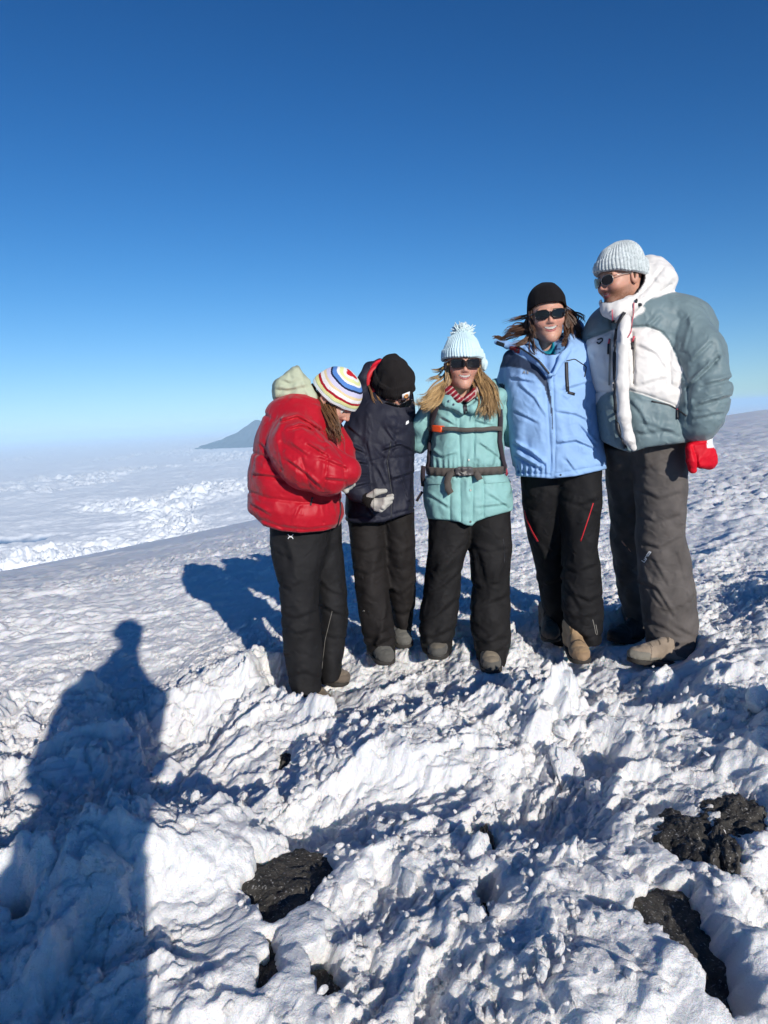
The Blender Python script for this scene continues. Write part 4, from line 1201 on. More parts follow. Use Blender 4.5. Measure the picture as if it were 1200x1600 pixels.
    tr = trousers(r, 'trouser', legs, d, 31, DARK, 0.010, lines=[([(425, 850), (440, 862), (452, 866)], .7), ([(432, 905), (450, 915), (470, 905)], .6), ([(440, 955), (462, 962), (492, 950)], .9), ([(442, 975), (465, 985), (498, 978)], .8), ([(445, 1020), (470, 1012), (490, 1022)], .5), ([(452, 1052), (476, 1046), (500, 1054)], .7), ([(500, 905), (515, 920), (538, 926)], .8), ([(500, 940), (520, 952), (542, 958)], .9), ([(505, 985), (520, 992), (540, 990)], .6)])
    # small white emblem at the hip: two curved bars joined by a crossing
    for ln in ([(450, 834.5), (451.5, 837.5), (454, 838.3), (456.5, 837.5), (458, 834.5)], [(450, 842), (451.5, 839.5), (454, 838.8), (456.5, 839.5), (458, 842)]):
        overlay(r, tr, 'logo', 'white_mark', ln, 0.0032, 0.0012, d, step=1)
    overlay(r, tr, 'seam', 'grey_line', [(519, 955), (508, 1000), (503, 1045)], 0.0014, 0.0008, d)
    t1 = P(512, 1098, d - .02); make_boot(r, t1 + (0.02, -0.10, 0), t1 + (-.15, .13, 0), .05, (0.20, 0.155, 0.11), (0.14, 0.11, 0.085))
    t2 = P(540, 1068, d + .1); make_boot(r, t2 + (0.03, -0.04, 0), t2 + (-.19, .12, 0), .05, (0.22, 0.175, 0.13), (0.14, 0.11, 0.085))

# ---- person in the navy coat with the black beanie
def person_navy():
    d = 3.18
    r = root_at(610, 1035, d, 'person in navy coat and tagged black beanie, head bowed, gloved hand held out')
    torso = lo_px([(600, 585, 640, .09, 0), (622, 566, 647, .12, 0), (645, 548, 650, .15, 0), (680, 541, 650, .165, 0), (720, 541, 648, .165, 0), (760, 541, 647, .17, 0), (795, 538, 648, .175, 0), (822, 538, 648, .175, 0)], d, 2.3, .02)
    arm = ch_px([(566, 652, -.03, 24), (556, 690, -.07, 25), (552, 728, -.12, 25), (558, 762, -.22, 19), (572, 778, -.26, 12)], d, .04)
    cut = below([(530, 812), (560, 818), (600, 816), (622, 808), (650, 800)])
    def tmod(p, dd):
        dd = seams(p, dd, [[(622, 655), (617, 690), (604, 722), (612, 770), (611, 812)], [(575, 722), (600, 716), (625, 716), (645, 712)], [(540, 806), (600, 808), (648, 795)]], 0.005, 2.0, 0.001, 14)
        dd = dd + wrinkle(p, 0.008, 6, 6, 4, 41, .12) + folds(p, [([(575, 648), (573, 690), (580, 722)], 1.1), ([(600, 700), (625, 692), (642, 700)], 1), ([(590, 730), (600, 752)], 1), ([(620, 728), (638, 780)], 1), ([(560, 775), (590, 812)], .8), ([(600, 665), (618, 690)], .9), ([(615, 745), (645, 735)], .8)], .010, 3.0)
        return -smin(-dd, -cut(p, d), .012)
    ft = f_mod(torso, tmod, .015); fa = f_mod(arm, lambda p, dd: dd + wrinkle(p, .008, 6, 13, 6, 44, .13) + folds(p, [([(545, 665), (575, 690)], 1), ([(535, 690), (570, 705)], 1), ([(532, 715), (572, 722)], 1.1), ([(535, 740), (572, 738)], 1), ([(545, 760), (575, 752)], 1)], .011, 3.0), .015)
    # hood round the neck, standing up behind the hat; open at the front
    hd = f_union([f_ell(P(592, 605, d + .02), (.085, .10, .10)), f_ell(P(605, 646, d - .02), (.11, .11, .045)), ch_px([(568, 618, -.02, 17), (582, 642, -.09, 13), (612, 662, -.14, 9), (640, 644, -.07, 10)], d, .03)], .03)
    hd = f_union([hd, ch_px([(570, 618, -.04, 8), (567, 592, -.045, 8), (576, 573, -.03, 7), (594, 566, .0, 7)], d, .02)], .01)
    hd = f_mod(hd, lambda p, dd: dd + wrinkle(p, .008, 9, 9, 5, 47, .14), .01)
    hin = f_ell(P(606, 596, d - .05), (.078, .11, .105))
    hcut = f_ell(P(617, 636, d - .15), (.075, .11, .046))
    def fh(p): return np.maximum(np.maximum(hd(p), -hin(p)), -hcut(p))
    fh.box = hd.box
    def fj(p): return smin(smin(ft(p), fa(p), .012), fh(p), .012)
    fj.box = (np.minimum(np.minimum(ft.box[0], fa.box[0]), hd.box[0]), np.maximum(ft.box[1], hd.box[1]))
    def col(V):
        c = paint(V, (0.016, 0.017, 0.030)); U, V_ = project(V)
        m = (np.abs(hin(V.astype(np.float32))) < .010) & (V_ < 612) & (U < 600); c[m] = (0.62, 0.012, 0.03)
        return c
    j = sdf_part('coat', fj, MAT['shell'], r, col)
    patch(j, fj, 'logo', 'white_mark', [(634, 664), (634.5, 659), (638.5, 656.5), (638.8, 661)], .0012, d, res=1)
    overlay(j, fj, 'zip_flap', 'zip_dark', [(611, 690), (605, 722), (612, 770), (611, 812)], .006, .002, d)
    # red lining rim standing behind the hat
    V, F = m_tube(smooth_path([P(577, 610, d - .05), P(575, 592, d - .06), P(583, 578, d - .05), P(597, 571, d - .02)], 20), np.linspace(.009, .015, 20), 8); part('hood_lining', V, F, MAT['red'], j)
    M = frame_from((0.14, -0.74, -0.66), (0.03, -0.66, 0.74)); hc = P(616, 613, d - .05)
    make_body(r, hc, M, [[(P(605, 640, d), .055), (P(600, 680, d), .09), (P(597, 745, d), .10)], [(P(574, 830, d), .05), (P(600, 1010, d - .02), .035)], [(P(625, 830, d+.04), .05), (P(628, 980, d + .1), .04)],
                         [(P(562, 660, d), .045), (P(552, 728, d - .1), .035), (P(572, 778, d - .24), .028)]], (0.55, 0.28, 0.20), 0.0, scale=1.0)
    bl = (0.014, 0.012, 0.012)
    def hc_(u, t, V): return paint(V, bl) * (1 + 0.5 * (np.sin(u * 60) > 0.6))[:, None]
    make_beanie(r, hc, M, hc_, z0=0.024, height=0.140, rad=(0.083, 0.104), tilt=0.10, ribs=60, rib_a=0.0016, cuff=0.066, cuff_t=0.009, slouch=(0.004, -.02), tip=0.004, wob=.010, noise_seed=8, pw=2.5)
    # the tag stands square on the cuff
    tp = np.array((-.030, .106, .062)) @ M + hc; tz = nrm(M[2] + .12 * M[1]); tn = nrm(M[1] - .33 * M[0]); tn = nrm(tn - tz * (tn @ tz)); tx = np.cross(tn, tz) * -1; tx = tx if tx[0] > 0 else -tx
    def plate(c, hw, hh, th): 
        q = [c + tx * a * hw + tz * b * hh + tn * e * th for e in (0, 1) for a, b in ((-1, -1), (1, -1), (1, 1), (-1, 1))]
        return np.array(q), np.array([(0, 3, 2, 1), (4, 5, 6, 7), (0, 1, 5, 4), (1, 2, 6, 5), (2, 3, 7, 6), (3, 0, 4, 7)])
    V, F = plate(tp, .0185, .0180, .003); tagp = part('hat_tag', V, F, MAT['white_mark'], r, smooth=False)
    th = np.radians(np.linspace(40, 330, 22)); ring = np.array([tp + tx * .0085 * math.cos(t) + tz * (.0085 * math.sin(t) + .002) + tn * .0045 for t in th])
    V, F = m_join([m_tube(ring, .0034, 6), m_tube(np.array([tp + tx * .004 + tz * (.002 + .001) + tn * .005, tp + tx * .010 + tz * .003 + tn * .005]), .003, 6)]); part('tag_emblem', V, F, MAT['label_orange'], tagp)
    V, F = plate(tp - tz * .0125 + tn * .003, .009, .0012, .0006); part('tag_lettering', V, F, MAT['grey_line'], tagp, smooth=False)
    make_glasses(r, hc, M, 1.0, .027, .020, 3.0, 'frame_black')
    br, lb = (0.10, 0.05, 0.025), (0.42, 0.24, 0.11)
    make_hair(r, [([P(*q) for q in ((576, 590, d - .03), (578, 604, d - .06), (584, 620, d - .10), (592, 632, d - .12))], 70, .006, .008, .0013, br, lb, .003),
                  ([P(*q) for q in ((584, 600, d - .05), (590, 616, d - .10), (600, 628, d - .13))], 50, .006, .008, .0013, br, lb, .003)], seed=2)
    # glove: cuff, palm, thumb above, four curled fingers pointing to the right
    dd = -.30
    gl = f_union([f_ell(P(588, 787, d + dd), (.030, .026, .024)),
                  ch_px([(577, 776, dd + .01, 5.5), (588, 769, dd - .01, 5.2), (602, 767, dd + .0, 3.6)], d, .006),
                  ch_px([(592, 783, dd - .01, 4.6), (602, 781, dd - .04, 4.3), (612, 778, dd - .03, 3.9)], d, .003),
                  ch_px([(591, 788, dd - .015, 4.5), (602, 787, dd - .045, 4.2), (610, 784, dd - .02, 3.8)], d, .003),
                  ch_px([(589, 792, dd - .015, 4.4), (599, 792, dd - .045, 4.1), (606, 788, dd - .02, 3.7)], d, .003),
                  ch_px([(587, 795, dd - .01, 4.0), (595, 797, dd - .03, 3.6), (601, 793, dd - .015, 3.3)], d, .003), ch_px([(613, 774, dd + .02, 2.8), (606, 776, dd + .03, 3)], d, .003)], .005)
    sdf_part('glove', gl, MAT['leather'], r, lambda V: paint(V, (0.50, 0.47, 0.42)) * (1 - .5 * (np.abs(project(V)[0] - 583.5) < .8))[:, None], .0032)
    cf = ch_px([(570, 775, dd + .05, 10.5), (578, 784, dd + .01, 10)], d, .01)
    sdf_part('glove_cuff', f_mod(cf, lambda p, q: q + .0018 * np.sin(p @ nrm(P(578, 784, d) - P(570, 775, d)) * 700)), MAT['wool'], r, lambda V: paint(V, (0.014, 0.012, 0.012)), .004)
    legs = [[(795, 540, 602, .11, 0), (840, 545, 604, .11, 0), (890, 550, 606, .105, -.01), (940, 556, 612, .10, -.02), (985, 564, 619, .10, -.03), (1015, 574, 621, .095, -.03), (1032, 582, 620, .09, -.03)],
            [(795, 590, 648, .11, .03), (840, 597, 650, .11, .04), (890, 601, 652, .105, .06), (930, 606, 651, .10, .09), (970, 612, 647, .09, .12), (1000, 617, 641, .085, .14)]]
    tr = trousers(r, 'trouser', legs, d, 51, (0.018, 0.0155, 0.015), .010, lines=[([(552, 850), (570, 858), (598, 850)], .6), ([(553, 885), (575, 893), (603, 880)], .8), ([(558, 985), (580, 992), (612, 975)], 1.0), ([(562, 1000), (588, 1004), (618, 990)], 1.0), ([(578, 1015), (600, 1012), (618, 1003)], .8), ([(605, 915), (625, 925), (650, 905)], .8), ([(612, 950), (630, 955), (648, 945)], .7), ([(600, 850), (620, 862), (650, 850)], .5)])
    patch(r, tr, 'snap_button', 'metal', [(568 + 1.6 * math.cos(a), 955 + 1.8 * math.sin(a)) for a in np.linspace(0, 6.28, 9)[:-1]], .002, d, res=1)
    t1 = P(606, 1043, d - .20); make_boot(r, t1 + (0.01, -0.0, .0), t1 + (-.07, .26, 0), .05, (0.125, 0.12, 0.105), (0.10, 0.095, 0.085))
    t2 = P(633, 1014, d - .02); make_boot(r, t2 + (0.01, -0.02, 0), t2 + (-.05, .25, 0), .05, (0.13, 0.125, 0.11), (0.10, 0.095, 0.085))

# ---- woman in the middle: mint parka, pompom hat, backpack
def person_mint():
    d = 3.12
    r = root_at(725, 1040, d, 'smiling woman in mint green parka, pale pompom hat and dark sunglasses')
    torso = lo_px([(596, 704, 748, .07, .02), (612, 688, 764, .11, 0), (628, 673, 782, .135, 0), (655, 673, 785, .15, 0), (690, 674, 784, .155, 0), (725, 669, 787, .155, 0), (745, 664, 792, .155, 0), (775, 662, 799, .165, 0), (800, 667, 800, .165, 0), (826, 672, 800, .165, 0)], d, 2.3, .02)
    al = ch_px([(678, 638, .0, 20), (661, 664, .02, 18), (655, 692, .06, 15), (630, 700, .26, 15), (600, 680, .30, 14)], d, .03)
    ar = ch_px([(778, 632, .0, 22), (794, 660, .0, 17), (798, 684, .05, 15), (830, 680, .30, 15), (860, 660, .34, 14)], d, .03)
    cut = below([(655, 806), (668, 811), (700, 813), (718, 816), (728, 821), (737, 822), (744, 815), (760, 809), (800, 798)])
    SE = [[(717, 632), (718, 690), (719, 760), (720, 815)], [(741, 632), (741, 690), (739, 760), (738, 815)], [(703, 755), (703, 812)], [(756, 757), (755, 808)]]
    def tmod(p, dd):
        dd = seams(p, dd, SE, .007, 1.6, .004, 10)
        U, V_ = project(p); g = np.exp(-((V_ - 730) / 16) ** 2)
        dd = dd + .004 * g * np.sin(U * .75 + n3(p * 9, 2) * 3) + wrinkle(p, .007, 7, 5, 3, 61, .13) + folds(p, [([(672, 700), (690, 712), (712, 705)], .9), ([(750, 690), (780, 712)], 1), ([(670, 770), (700, 790)], .7), ([(765, 770), (795, 790)], .9), ([(690, 650), (712, 662)], .8), ([(745, 655), (770, 662)], .8), ([(745, 790), (790, 785)], .7)], .009, 3.0) + .012 * np.exp(-((V_ - 738) / 8) ** 2)
        return -smin(-dd, -cut(p, d), .01)
    ft = f_mod(torso, tmod, .015)
    fl = f_mod(f_union([al, ar], .0), lambda p, q: q + wrinkle(p, .013, 9, 6, -5, 64, .14), .015)
    # turned-down collar and hood heap on the shoulders
    collar = f_union([ch_px([(683, 624, -.06, 12), (702, 628, -.13, 10), (722, 641, -.165, 8)], d, .02), ch_px([(780, 620, -.04, 15), (760, 626, -.12, 11), (738, 640, -.165, 8)], d, .02), ch_px([(776, 606, .05, 15), (785, 625, .0, 14), (790, 640, -.03, 12)], d, .02), f_ell(P(725, 615, d + .06), (.13, .08, .06))], .02)
    collar = f_mod(collar, lambda p, q: q + wrinkle(p, .008, 11, 11, 5, 67, .14), .01)
    chole = f_ell(P(722, 606, d - .09), (.060, .11, .062))
    chole2 = f_ell(P(723, 604, d - .11), (.052, .12, .055))
    def fj(p): return np.maximum(smin(smin(ft(p), fl(p), .01), np.maximum(collar(p), -chole(p)), .008), -chole2(p))
    fj.box = (np.minimum(np.minimum(ft.box[0], fl.box[0]), collar.box[0]), np.maximum(np.maximum(ft.box[1], fl.box[1]), collar.box[1]))
    j = sdf_part('parka', fj, MAT['shell'], r, lambda V: paint(V, (0.245, 0.45, 0.43)))
    # pocket flaps, snaps, cord, dark collar tab
    patch(j, fj, 'pocket_flap', MAT['shell_mint'], [(664, 744), (701, 744), (700, 757), (663, 757)], .005, d, res=3)
    patch(j, fj, 'pocket_flap', MAT['shell_mint'], [(754, 744), (790, 741), (799, 753), (757, 756)], .005, d, res=3)
    for (u, v) in ((732, 719), (735, 766), (735, 815), (686, 627), (701, 627), (709, 632), (736, 625), (793, 627)):
        patch(j, fj, 'snap_button', 'metal', [(u + 1.7 * math.cos(a), v + 1.7 * math.sin(a)) for a in np.linspace(0, 6.28, 11)[:-1]], .003, d, res=1)
    patch(j, fj, 'storm_tab', 'zip_dark', [(722.5, 626), (728, 625), (731, 644), (724.5, 646)], .004, d, res=2)
    overlay(j, fj, 'drawcord', MAT_NAME_MINT, [(786, 630), (786.5, 660), (785, 690)], .004, .002, d, kind='tube')
    V, F = m_join([m_tube(np.array([P(785, 690, d - .03), P(784.5, 697, d - .04)]), .0018, 6), m_tube(np.array([P(784.5, 696, d - .04), P(784.5, 701, d - .04)]), .005, 8)]); part('cord_lock', V, F, MAT['zip_dark'], j)
    # dark red and white neckerchief / inner collar
    sc1 = f_union([ch_px([(693, 603, -.03, 7), (703, 612, -.11, 7.5), (717, 624, -.16, 6)], d, .012), ch_px([(755, 604, -.03, 8), (745, 612, -.11, 7.5), (730, 623, -.16, 6)], d, .012), f_ell(P(724, 612, d + .02), (.075, .06, .04))], .01)
    sc1 = f_mod(sc1, lambda p, q: q + .003 * n3(p * 40, 3))
    def scc(V):
        c = paint(V, (0.22, 0.010, 0.022)); n = n3(V * (22, 22, 30), 12); q = np.sin((V[:, 0] - V[:, 2] * 1.4) * 210) 
        c[(q > .75)] = (0.55, 0.42, 0.38); c[(V[:, 0] > P(735, 600, d)[0]) & (n > .05)] = (0.50, 0.38, 0.33); return c
    sdf_part('inner_collar', sc1, MAT['shell'], r, scc, .004)
    hc = P(722, 570, d - .055); M = frame_from((0.03, -0.99, -0.06), (0.03, 0.03, 1.0))
    make_body(r, hc, M, [[(P(723, 600, d), .05), (P(725, 660, d), .09), (P(728, 745, d), .10)], [(P(700, 820, d), .06), (P(685, 1000, d), .04)], [(P(760, 820, d), .06), (P(768, 1020, d - .03), .04)],
                         [(P(682, 640, d), .04), (P(660, 690, d + .1), .035), (P(605, 682, d + .3), .03)], [(P(776, 636, d), .04), (P(797, 682, d + .12), .035), (P(855, 662, d + .33), .03)]], (0.58, 0.31, 0.225), 0.85, scale=.94)
    wh = (0.60, 0.76, 0.80)
    def cc(u, t, V): return paint(V, wh) * (0.96 + .06 * n3(V * 150, 3))[:, None]
    make_beanie(r, hc, M, cc, z0=0.020, height=.124, rad=(.084, .102), tilt=.10, ribs=44, rib_a=.0046, cuff=.040, cuff_t=.006, tip=.004, wob=.005, noise_seed=12, pw=1.9, name='knit_hat', scale=1.02)
    # ear flap side of the hat on the right, pompom of yarn ends
    ef = ch_px([(752, 556, -.06, 6), (756, 568, -.05, 5.5), (757, 576, -.05, 3.5)], d, .01); sdf_part('ear_flap', f_mod(ef, lambda p, q: q + .0015 * np.sin(p[:, 0] * 500)), MAT['wool'], r, lambda V: paint(V, wh), .004)
    rng = np.random.RandomState(5); pc = P(722, 523, d - .045); VV = []
    for _ in range(1300):
        a = rng.randn(3); a /= np.linalg.norm(a); L = rng.uniform(.030, .048); a2 = a + rng.randn(3) * .22
        VV.append(m_tube(np.array([pc + a * .008, pc + a * L * .6, pc + a2 * L * .97]), np.array((.0018, .0028, .0022)), 4))
    V, F = m_join(VV); part('pompom', V, F, MAT['wool'], r, paint(V, (0.66, 0.78, 0.80)))
    make_glasses(r, hc, M, .98, .0305, .0200, 4.0, 'frame_tortoise', drop=.001, curve=3.5)
    br, lb = (0.20, 0.11, 0.05), (0.66, 0.44, 0.20)
    LK = []
    for g, cnt, a, b in [(((703, 578, -.08), (697, 594, -.09), (684, 606, -.10), (668, 622, -.12), (655, 628, -.12)), 150, .007, .014),
                         (((701, 585, -.08), (692, 604, -.10), (676, 622, -.13), (660, 633, -.14), (652, 625, -.12)), 130, .008, .013),
                         (((702, 562, -.07), (699, 580, -.10), (697, 598, -.11), (690, 612, -.13)), 60, .005, .007), (((747, 566, -.07), (750, 586, -.10), (754, 606, -.13), (760, 622, -.15)), 70, .006, .008),
                         (((699, 575, -.06), (688, 590, -.06), (676, 592, -.05), (664, 598, -.04)), 26, .008, .016), (((700, 570, -.06), (686, 578, -.04), (672, 580, -.02)), 22, .006, .010),
                         (((694, 608, -.10), (686, 622, -.13), (678, 632, -.15), (668, 640, -.15)), 60, .006, .010),
                         (((747, 580, -.08), (760, 600, -.11), (768, 622, -.15), (772, 652, -.18)), 190, .009, .010), (((744, 588, -.09), (755, 612, -.14), (758, 634, -.18), (752, 652, -.19)), 120, .008, .012),
                         (((750, 582, -.07), (768, 600, -.09), (776, 622, -.12), (780, 648, -.15)), 100, .007, .008), (((748, 590, -.09), (762, 615, -.15), (764, 640, -.18), (764, 656, -.185)), 90, .008, .008)]:
        LK.append(([P(q[0], q[1], d + q[2]) for q in g], int(cnt * 2.6), a, b, .0008, br, lb, .005))
    make_hair(r, LK, seed=3)
    legs = [[(795, 667, 738, .12, 0), (840, 667, 735, .12, 0), (880, 665, 725, .115, 0), (920, 661, 722, .11, 0), (960, 653, 717, .115, 0), (995, 652, 712, .11, 0), (1020, 658, 708, .10, .0)],
            [(795, 724, 799, .12, 0), (840, 731, 799, .12, 0), (880, 733, 799, .115, 0), (920, 735, 799, .11, 0), (960, 732, 799, .115, -.01), (1000, 736, 798, .11, -.02), (1025, 741, 795, .105, -.02), (1037, 744, 791, .10, -.02)]]
    tr = trousers(r, 'trouser', legs, d, 71, (0.016, 0.015, 0.0153), .013, lines=[([(672, 880), (700, 868), (725, 845)], .8), ([(664, 925), (690, 915), (722, 885)], 1.0), ([(656, 965), (680, 960), (715, 930)], 1.1), ([(655, 985), (675, 992), (712, 975)], 1.0), ([(662, 1005), (685, 1008), (708, 992)], .8), ([(740, 850), (765, 858), (796, 850)], .6), ([(736, 905), (752, 915), (775, 905)], 1.0), ([(735, 950), (760, 940), (795, 925)], 1.0), ([(735, 990), (760, 1000), (795, 990)], 1.0), ([(745, 1012), (765, 1018), (792, 1006)], .9), ([(738, 965), (760, 985), (770, 990)], .8)])
    overlay(r, tr, 'pocket_zip', 'zip_dark', [(786, 842), (788, 856), (788, 880)], .004, .0015, d)
    t1 = P(768, 1053, d - .20); make_boot(r, t1 + (0.005, -0.03, 0), t1 + (.01, .25, 0), .05, (0.20, 0.165, 0.12), (0.10, 0.095, 0.085))
    t2 = P(686, 1028, d - .14); make_boot(r, t2 + (-.01, -0.03, -.01), t2 + (.02, .25, -.01), .05, (0.15, 0.13, 0.10), (0.10, 0.095, 0.085))
    # backpack, with the straps that show on her chest
    b = root_at(725, 760, d + .20, 'dark backpack worn over the mint parka, orange clip on its grey chest strap', 'backpack', 'backpack')
    pk = lo_px([(612, 698, 762, .07, .24), (640, 690, 772, .10, .25), (700, 686, 776, .12, .26), (760, 686, 776, .12, .26), (785, 692, 770, .10, .25)], d, 3.0, .04)
    sdf_part('pack_body', f_mod(pk, lambda p, q: q + wrinkle(p, .006, 9, 9, 0, 2, .1)), MAT['shell'], b, lambda V: paint(V, (0.045, 0.030, 0.040)), .008)
    overlay(b, fj, 'shoulder_strap', 'webbing_dark', [(683, 634), (677, 655), (673, 690), (672, 722), (668, 740)], .034, .008, d, lift=.004)
    overlay(b, fj, 'shoulder_strap', 'webbing_dark', [(779, 640), (780, 655), (779, 690), (783, 715), (788, 735)], .026, .008, d, lift=.004)
    overlay(b, fj, 'chest_strap', 'webbing', [(674, 669), (700, 670.5), (730, 672), (779, 670)], .019, .004, d, lift=.016)
    patch(b, fj, 'chest_buckle', 'orange', [(680, 664), (693, 665.5), (695, 668), (695, 672), (693, 675.5), (681, 674)], .014, d, res=2, lift=.010)
    belt = overlay(b, fj, 'hip_belt', 'webbing', [(663, 735), (690, 737), (714, 737.5), (740, 735.5), (770, 734), (789, 733)], .036, .006, d, lift=.010)
    patch(b, fj, 'belt_buckle', 'plastic_grey', [(712, 730), (718, 728), (733, 728), (739, 730), (739, 741), (733, 743.5), (718, 744), (712, 742)], .016, d, res=2, lift=.012)
    patch(b, fj, 'buckle_centre', 'grey_line', [(720, 733), (724, 735), (729, 732), (729, 739), (724, 738), (720, 740)], .004, d, res=2, lift=.030)
    for pth, wd in (([(711, 735), (704, 743), (699, 755), (700, 762), (705, 771)], .030), ([(740, 735), (744, 740), (748, 750)], .027)):
        q = resample(pth, 3); p, n_, ok = march(fj, q[:, 0], q[:, 1], d - .6, d + .4)
        p = p + n_ * .014 + np.linspace(0, 1, len(p))[:, None] * np.array((0, -.022, 0)); V, F = m_ribbon(p, n_, wd, .004); part('strap_end', V, F, MAT['webbing'], b)
    V, F = m_ribbon(np.array([P(660, 768, d), P(655, 776, d), P(651, 783, d + .01)]), np.tile((0, -1.0, 0), (3, 1)), .012, .003); part('strap_end', V, F, MAT['webbing_dark'], b)
    V, F = m_ribbon(np.array([P(789, 728, d - .02), P(790, 735, d - .02), P(792, 742, d)]), np.tile((0.6, -.8, 0), (3, 1)), .014, .004); part('belt_tab', V, F, MAT['red_pink'], b)
    V, F = m_ribbon(np.array([P(662, 728, d - .03), P(661, 745, d - .02), P(662, 760, d)]), np.tile((-.6, -.8, 0), (3, 1)), .02, .008); part('side_strap', V, F, MAT['webbing_dark'], b)
# ---- tall woman in the light blue jacket
def person_blue():
    d = 3.10
    r = root_at(885, 1030, d, 'smiling woman in light blue ski jacket and black beanie, brown hair blown sideways')
    torso = lo_px([(528, 830, 892, .08, .02), (542, 806, 912, .12, 0), (560, 793, 926, .14, 0), (600, 789, 931, .155, 0), (645, 791, 932, .16, 0), (690, 798, 938, .165, 0), (730, 804, 944, .17, 0), (760, 806, 946, .17, 0)], d, 2.3, .02)
    al = ch_px([(806, 566, .02, 23), (797, 600, .06, 21), (796, 640, .12, 18), (780, 668, .24, 15), (740, 660, .34, 14)], d, .03)
    ar = ch_px([(908, 556, .04, 24), (922, 600, .10, 22), (934, 660, .14, 17), (941, 712, .12, 13)], d, .03)
    cut = below([(795, 740), (808, 744), (862, 748), (900, 744), (948, 733)])
    SE = [[(864, 585), (866, 640), (868, 690), (866, 745)], [(853, 578), (856, 640), (860, 700), (862, 746)], [(806, 737), (862, 742), (944, 727)]]
    def tmod(p, dd):
        dd = seams(p, dd, SE, .006, 1.5, .003, 10)
        U, V_ = project(p)
        w1 = wrinkle(p, .009, 5.5, 6.5, 7, 81, .12) + folds(p, [([(800, 588), (832, 594)], 1), ([(812, 600), (835, 620), (850, 645)], 1), ([(805, 640), (840, 658)], 1), ([(872, 640), (900, 645), (920, 655)], 1.1), ([(872, 690), (900, 686), (928, 698)], .9), ([(803, 690), (830, 705), (850, 722)], 1.2), ([(806, 708), (845, 730)], 1.1), ([(880, 606), (925, 592)], .9), ([(885, 715), (900, 735)], .8), ([(905, 660), (930, 690)], 1)], .011, 3.0)
        dd = dd + w1 * (0.6 + .6 * sstep(640, 720, V_)) + .006 * np.exp(-((V_ - 735) / 10) ** 2) * np.sin(U * .8 + 2 * n3(p * 7, 1)) * (U < 862)
        return -smin(-dd, -cut(p, d), .01)
    ft = f_mod(torso, tmod, .015); fl = f_mod(f_union([al, ar], 0), lambda p, q: q + wrinkle(p, .013, 8, 9, 6, 84, .14), .015)
    co = f_union([ch_px([(806, 538, -.02, 7), (824, 550, -.10, 7), (843, 567, -.16, 6), (858, 586, -.175, 4)], d, .012), ch_px([(893, 520, -.03, 7), (889, 540, -.11, 7), (878, 560, -.16, 6), (866, 584, -.175, 4)], d, .012),
                  ch_px([(892, 494, .07, 6), (902, 512, .05, 9), (900, 534, .03, 11)], d, .02), ch_px([(776, 535, .02, 4), (792, 539, -.02, 6), (812, 545, -.07, 6)], d, .012), f_ell(P(852, 545, d + .06), (.12, .08, .05))], .012)
    co = f_mod(co, lambda p, q: q + wrinkle(p, .005, 12, 12, 5, 87, .14), .01)
    ch = f_union([f_ell(P(858, 528, d - .10), (.068, .12, .075)), f_cone(P(860, 545, d - .2), P(863, 578, d - .2), .05, .012)], .02)
    ch2 = f_union([f_ell(P(863, 528, d - .12), (.072, .15, .070)), f_cone(P(864, 546, d - .22), P(862.5, 586, d - .22), .078, .014)], .02)
    def fj(p): return np.maximum(smin(smin(ft(p), fl(p), .010), np.maximum(co(p), -ch(p)), .006), -ch2(p))
    fj.box = (np.minimum(np.minimum(ft.box[0], fl.box[0]), co.box[0]), np.maximum(np.maximum(ft.box[1], fl.box[1]), co.box[1]))
    Lb, Nv = (0.265, 0.43, 0.70), (0.030, 0.045, 0.085)
    def col(V):
        U, V_ = project(V); c = paint(V, Lb)
        edge = np.interp(U, [780, 795, 815, 835, 850, 860, 866], [575, 573, 576, 585, 603, 635, 700])
        top = np.interp(U, [780, 803, 820, 840, 855, 862, 866], [520, 551, 560, 572, 592, 625, 690])
        m = (sstep(1.3, -1.3, V_ - edge) * sstep(-1.3, 1.3, V_ - top) * (U < 864) * sstep(.002, .006, co(V.astype(np.float32))))[:, None]; c = c * (1 - m) + m * np.array(Nv)
        back = (al(V.astype(np.float32)) < .012) & (V_ > 600) & (U < 797); c[back] = Nv
        c[(ar(V.astype(np.float32)) < .014) & (ft(V.astype(np.float32)) > .008) & (V_ > 590)] = Nv
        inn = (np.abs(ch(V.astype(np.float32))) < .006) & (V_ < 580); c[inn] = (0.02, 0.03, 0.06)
        rd = (U < 812) & (V_ > 541) & (V_ < 556) & (U > 796) & (co(V.astype(np.float32)) < .006); c[rd] = (0.22, 0.01, 0.02)
        return c
    j = sdf_part('ski_jacket', fj, MAT['shell'], r, col)
    overlay(j, fj, 'chest_zip', 'zip_dark', [(885, 566), (885.5, 590), (887, 612)], .014, .004, d)
    overlay(j, fj, 'pocket_piping', 'zip_dark', [(885, 564), (898, 561), (916, 573), (913, 589)], .0042, .002, d)
    overlay(j, fj, 'pocket_piping', 'zip_dark', [(887, 613), (898, 616)], .012, .002, d)
    overlay(j, fj, 'collar_piping', 'zip_dark', [(809, 541), (826, 552), (844, 566), (858, 584)], .0075, .0025, d, lift=.002)
    patch(j, fj, 'hood_tab', 'zip_dark', [(777, 533), (789, 537), (787, 542), (775, 538)], .003, d, res=2)
    for (u, v) in ((808, 547), (876, 742)): patch(j, fj, 'snap_button', 'zip_dark', [(u + 1.6 * math.cos(a), v + 1.6 * math.sin(a)) for a in np.linspace(0, 6.28, 9)[:-1]], .002, d, res=1)
    text_mark(j, fj, 'chest_lettering', 'grey_line', 'A k', 822, 582, 6.5, -.05, d)
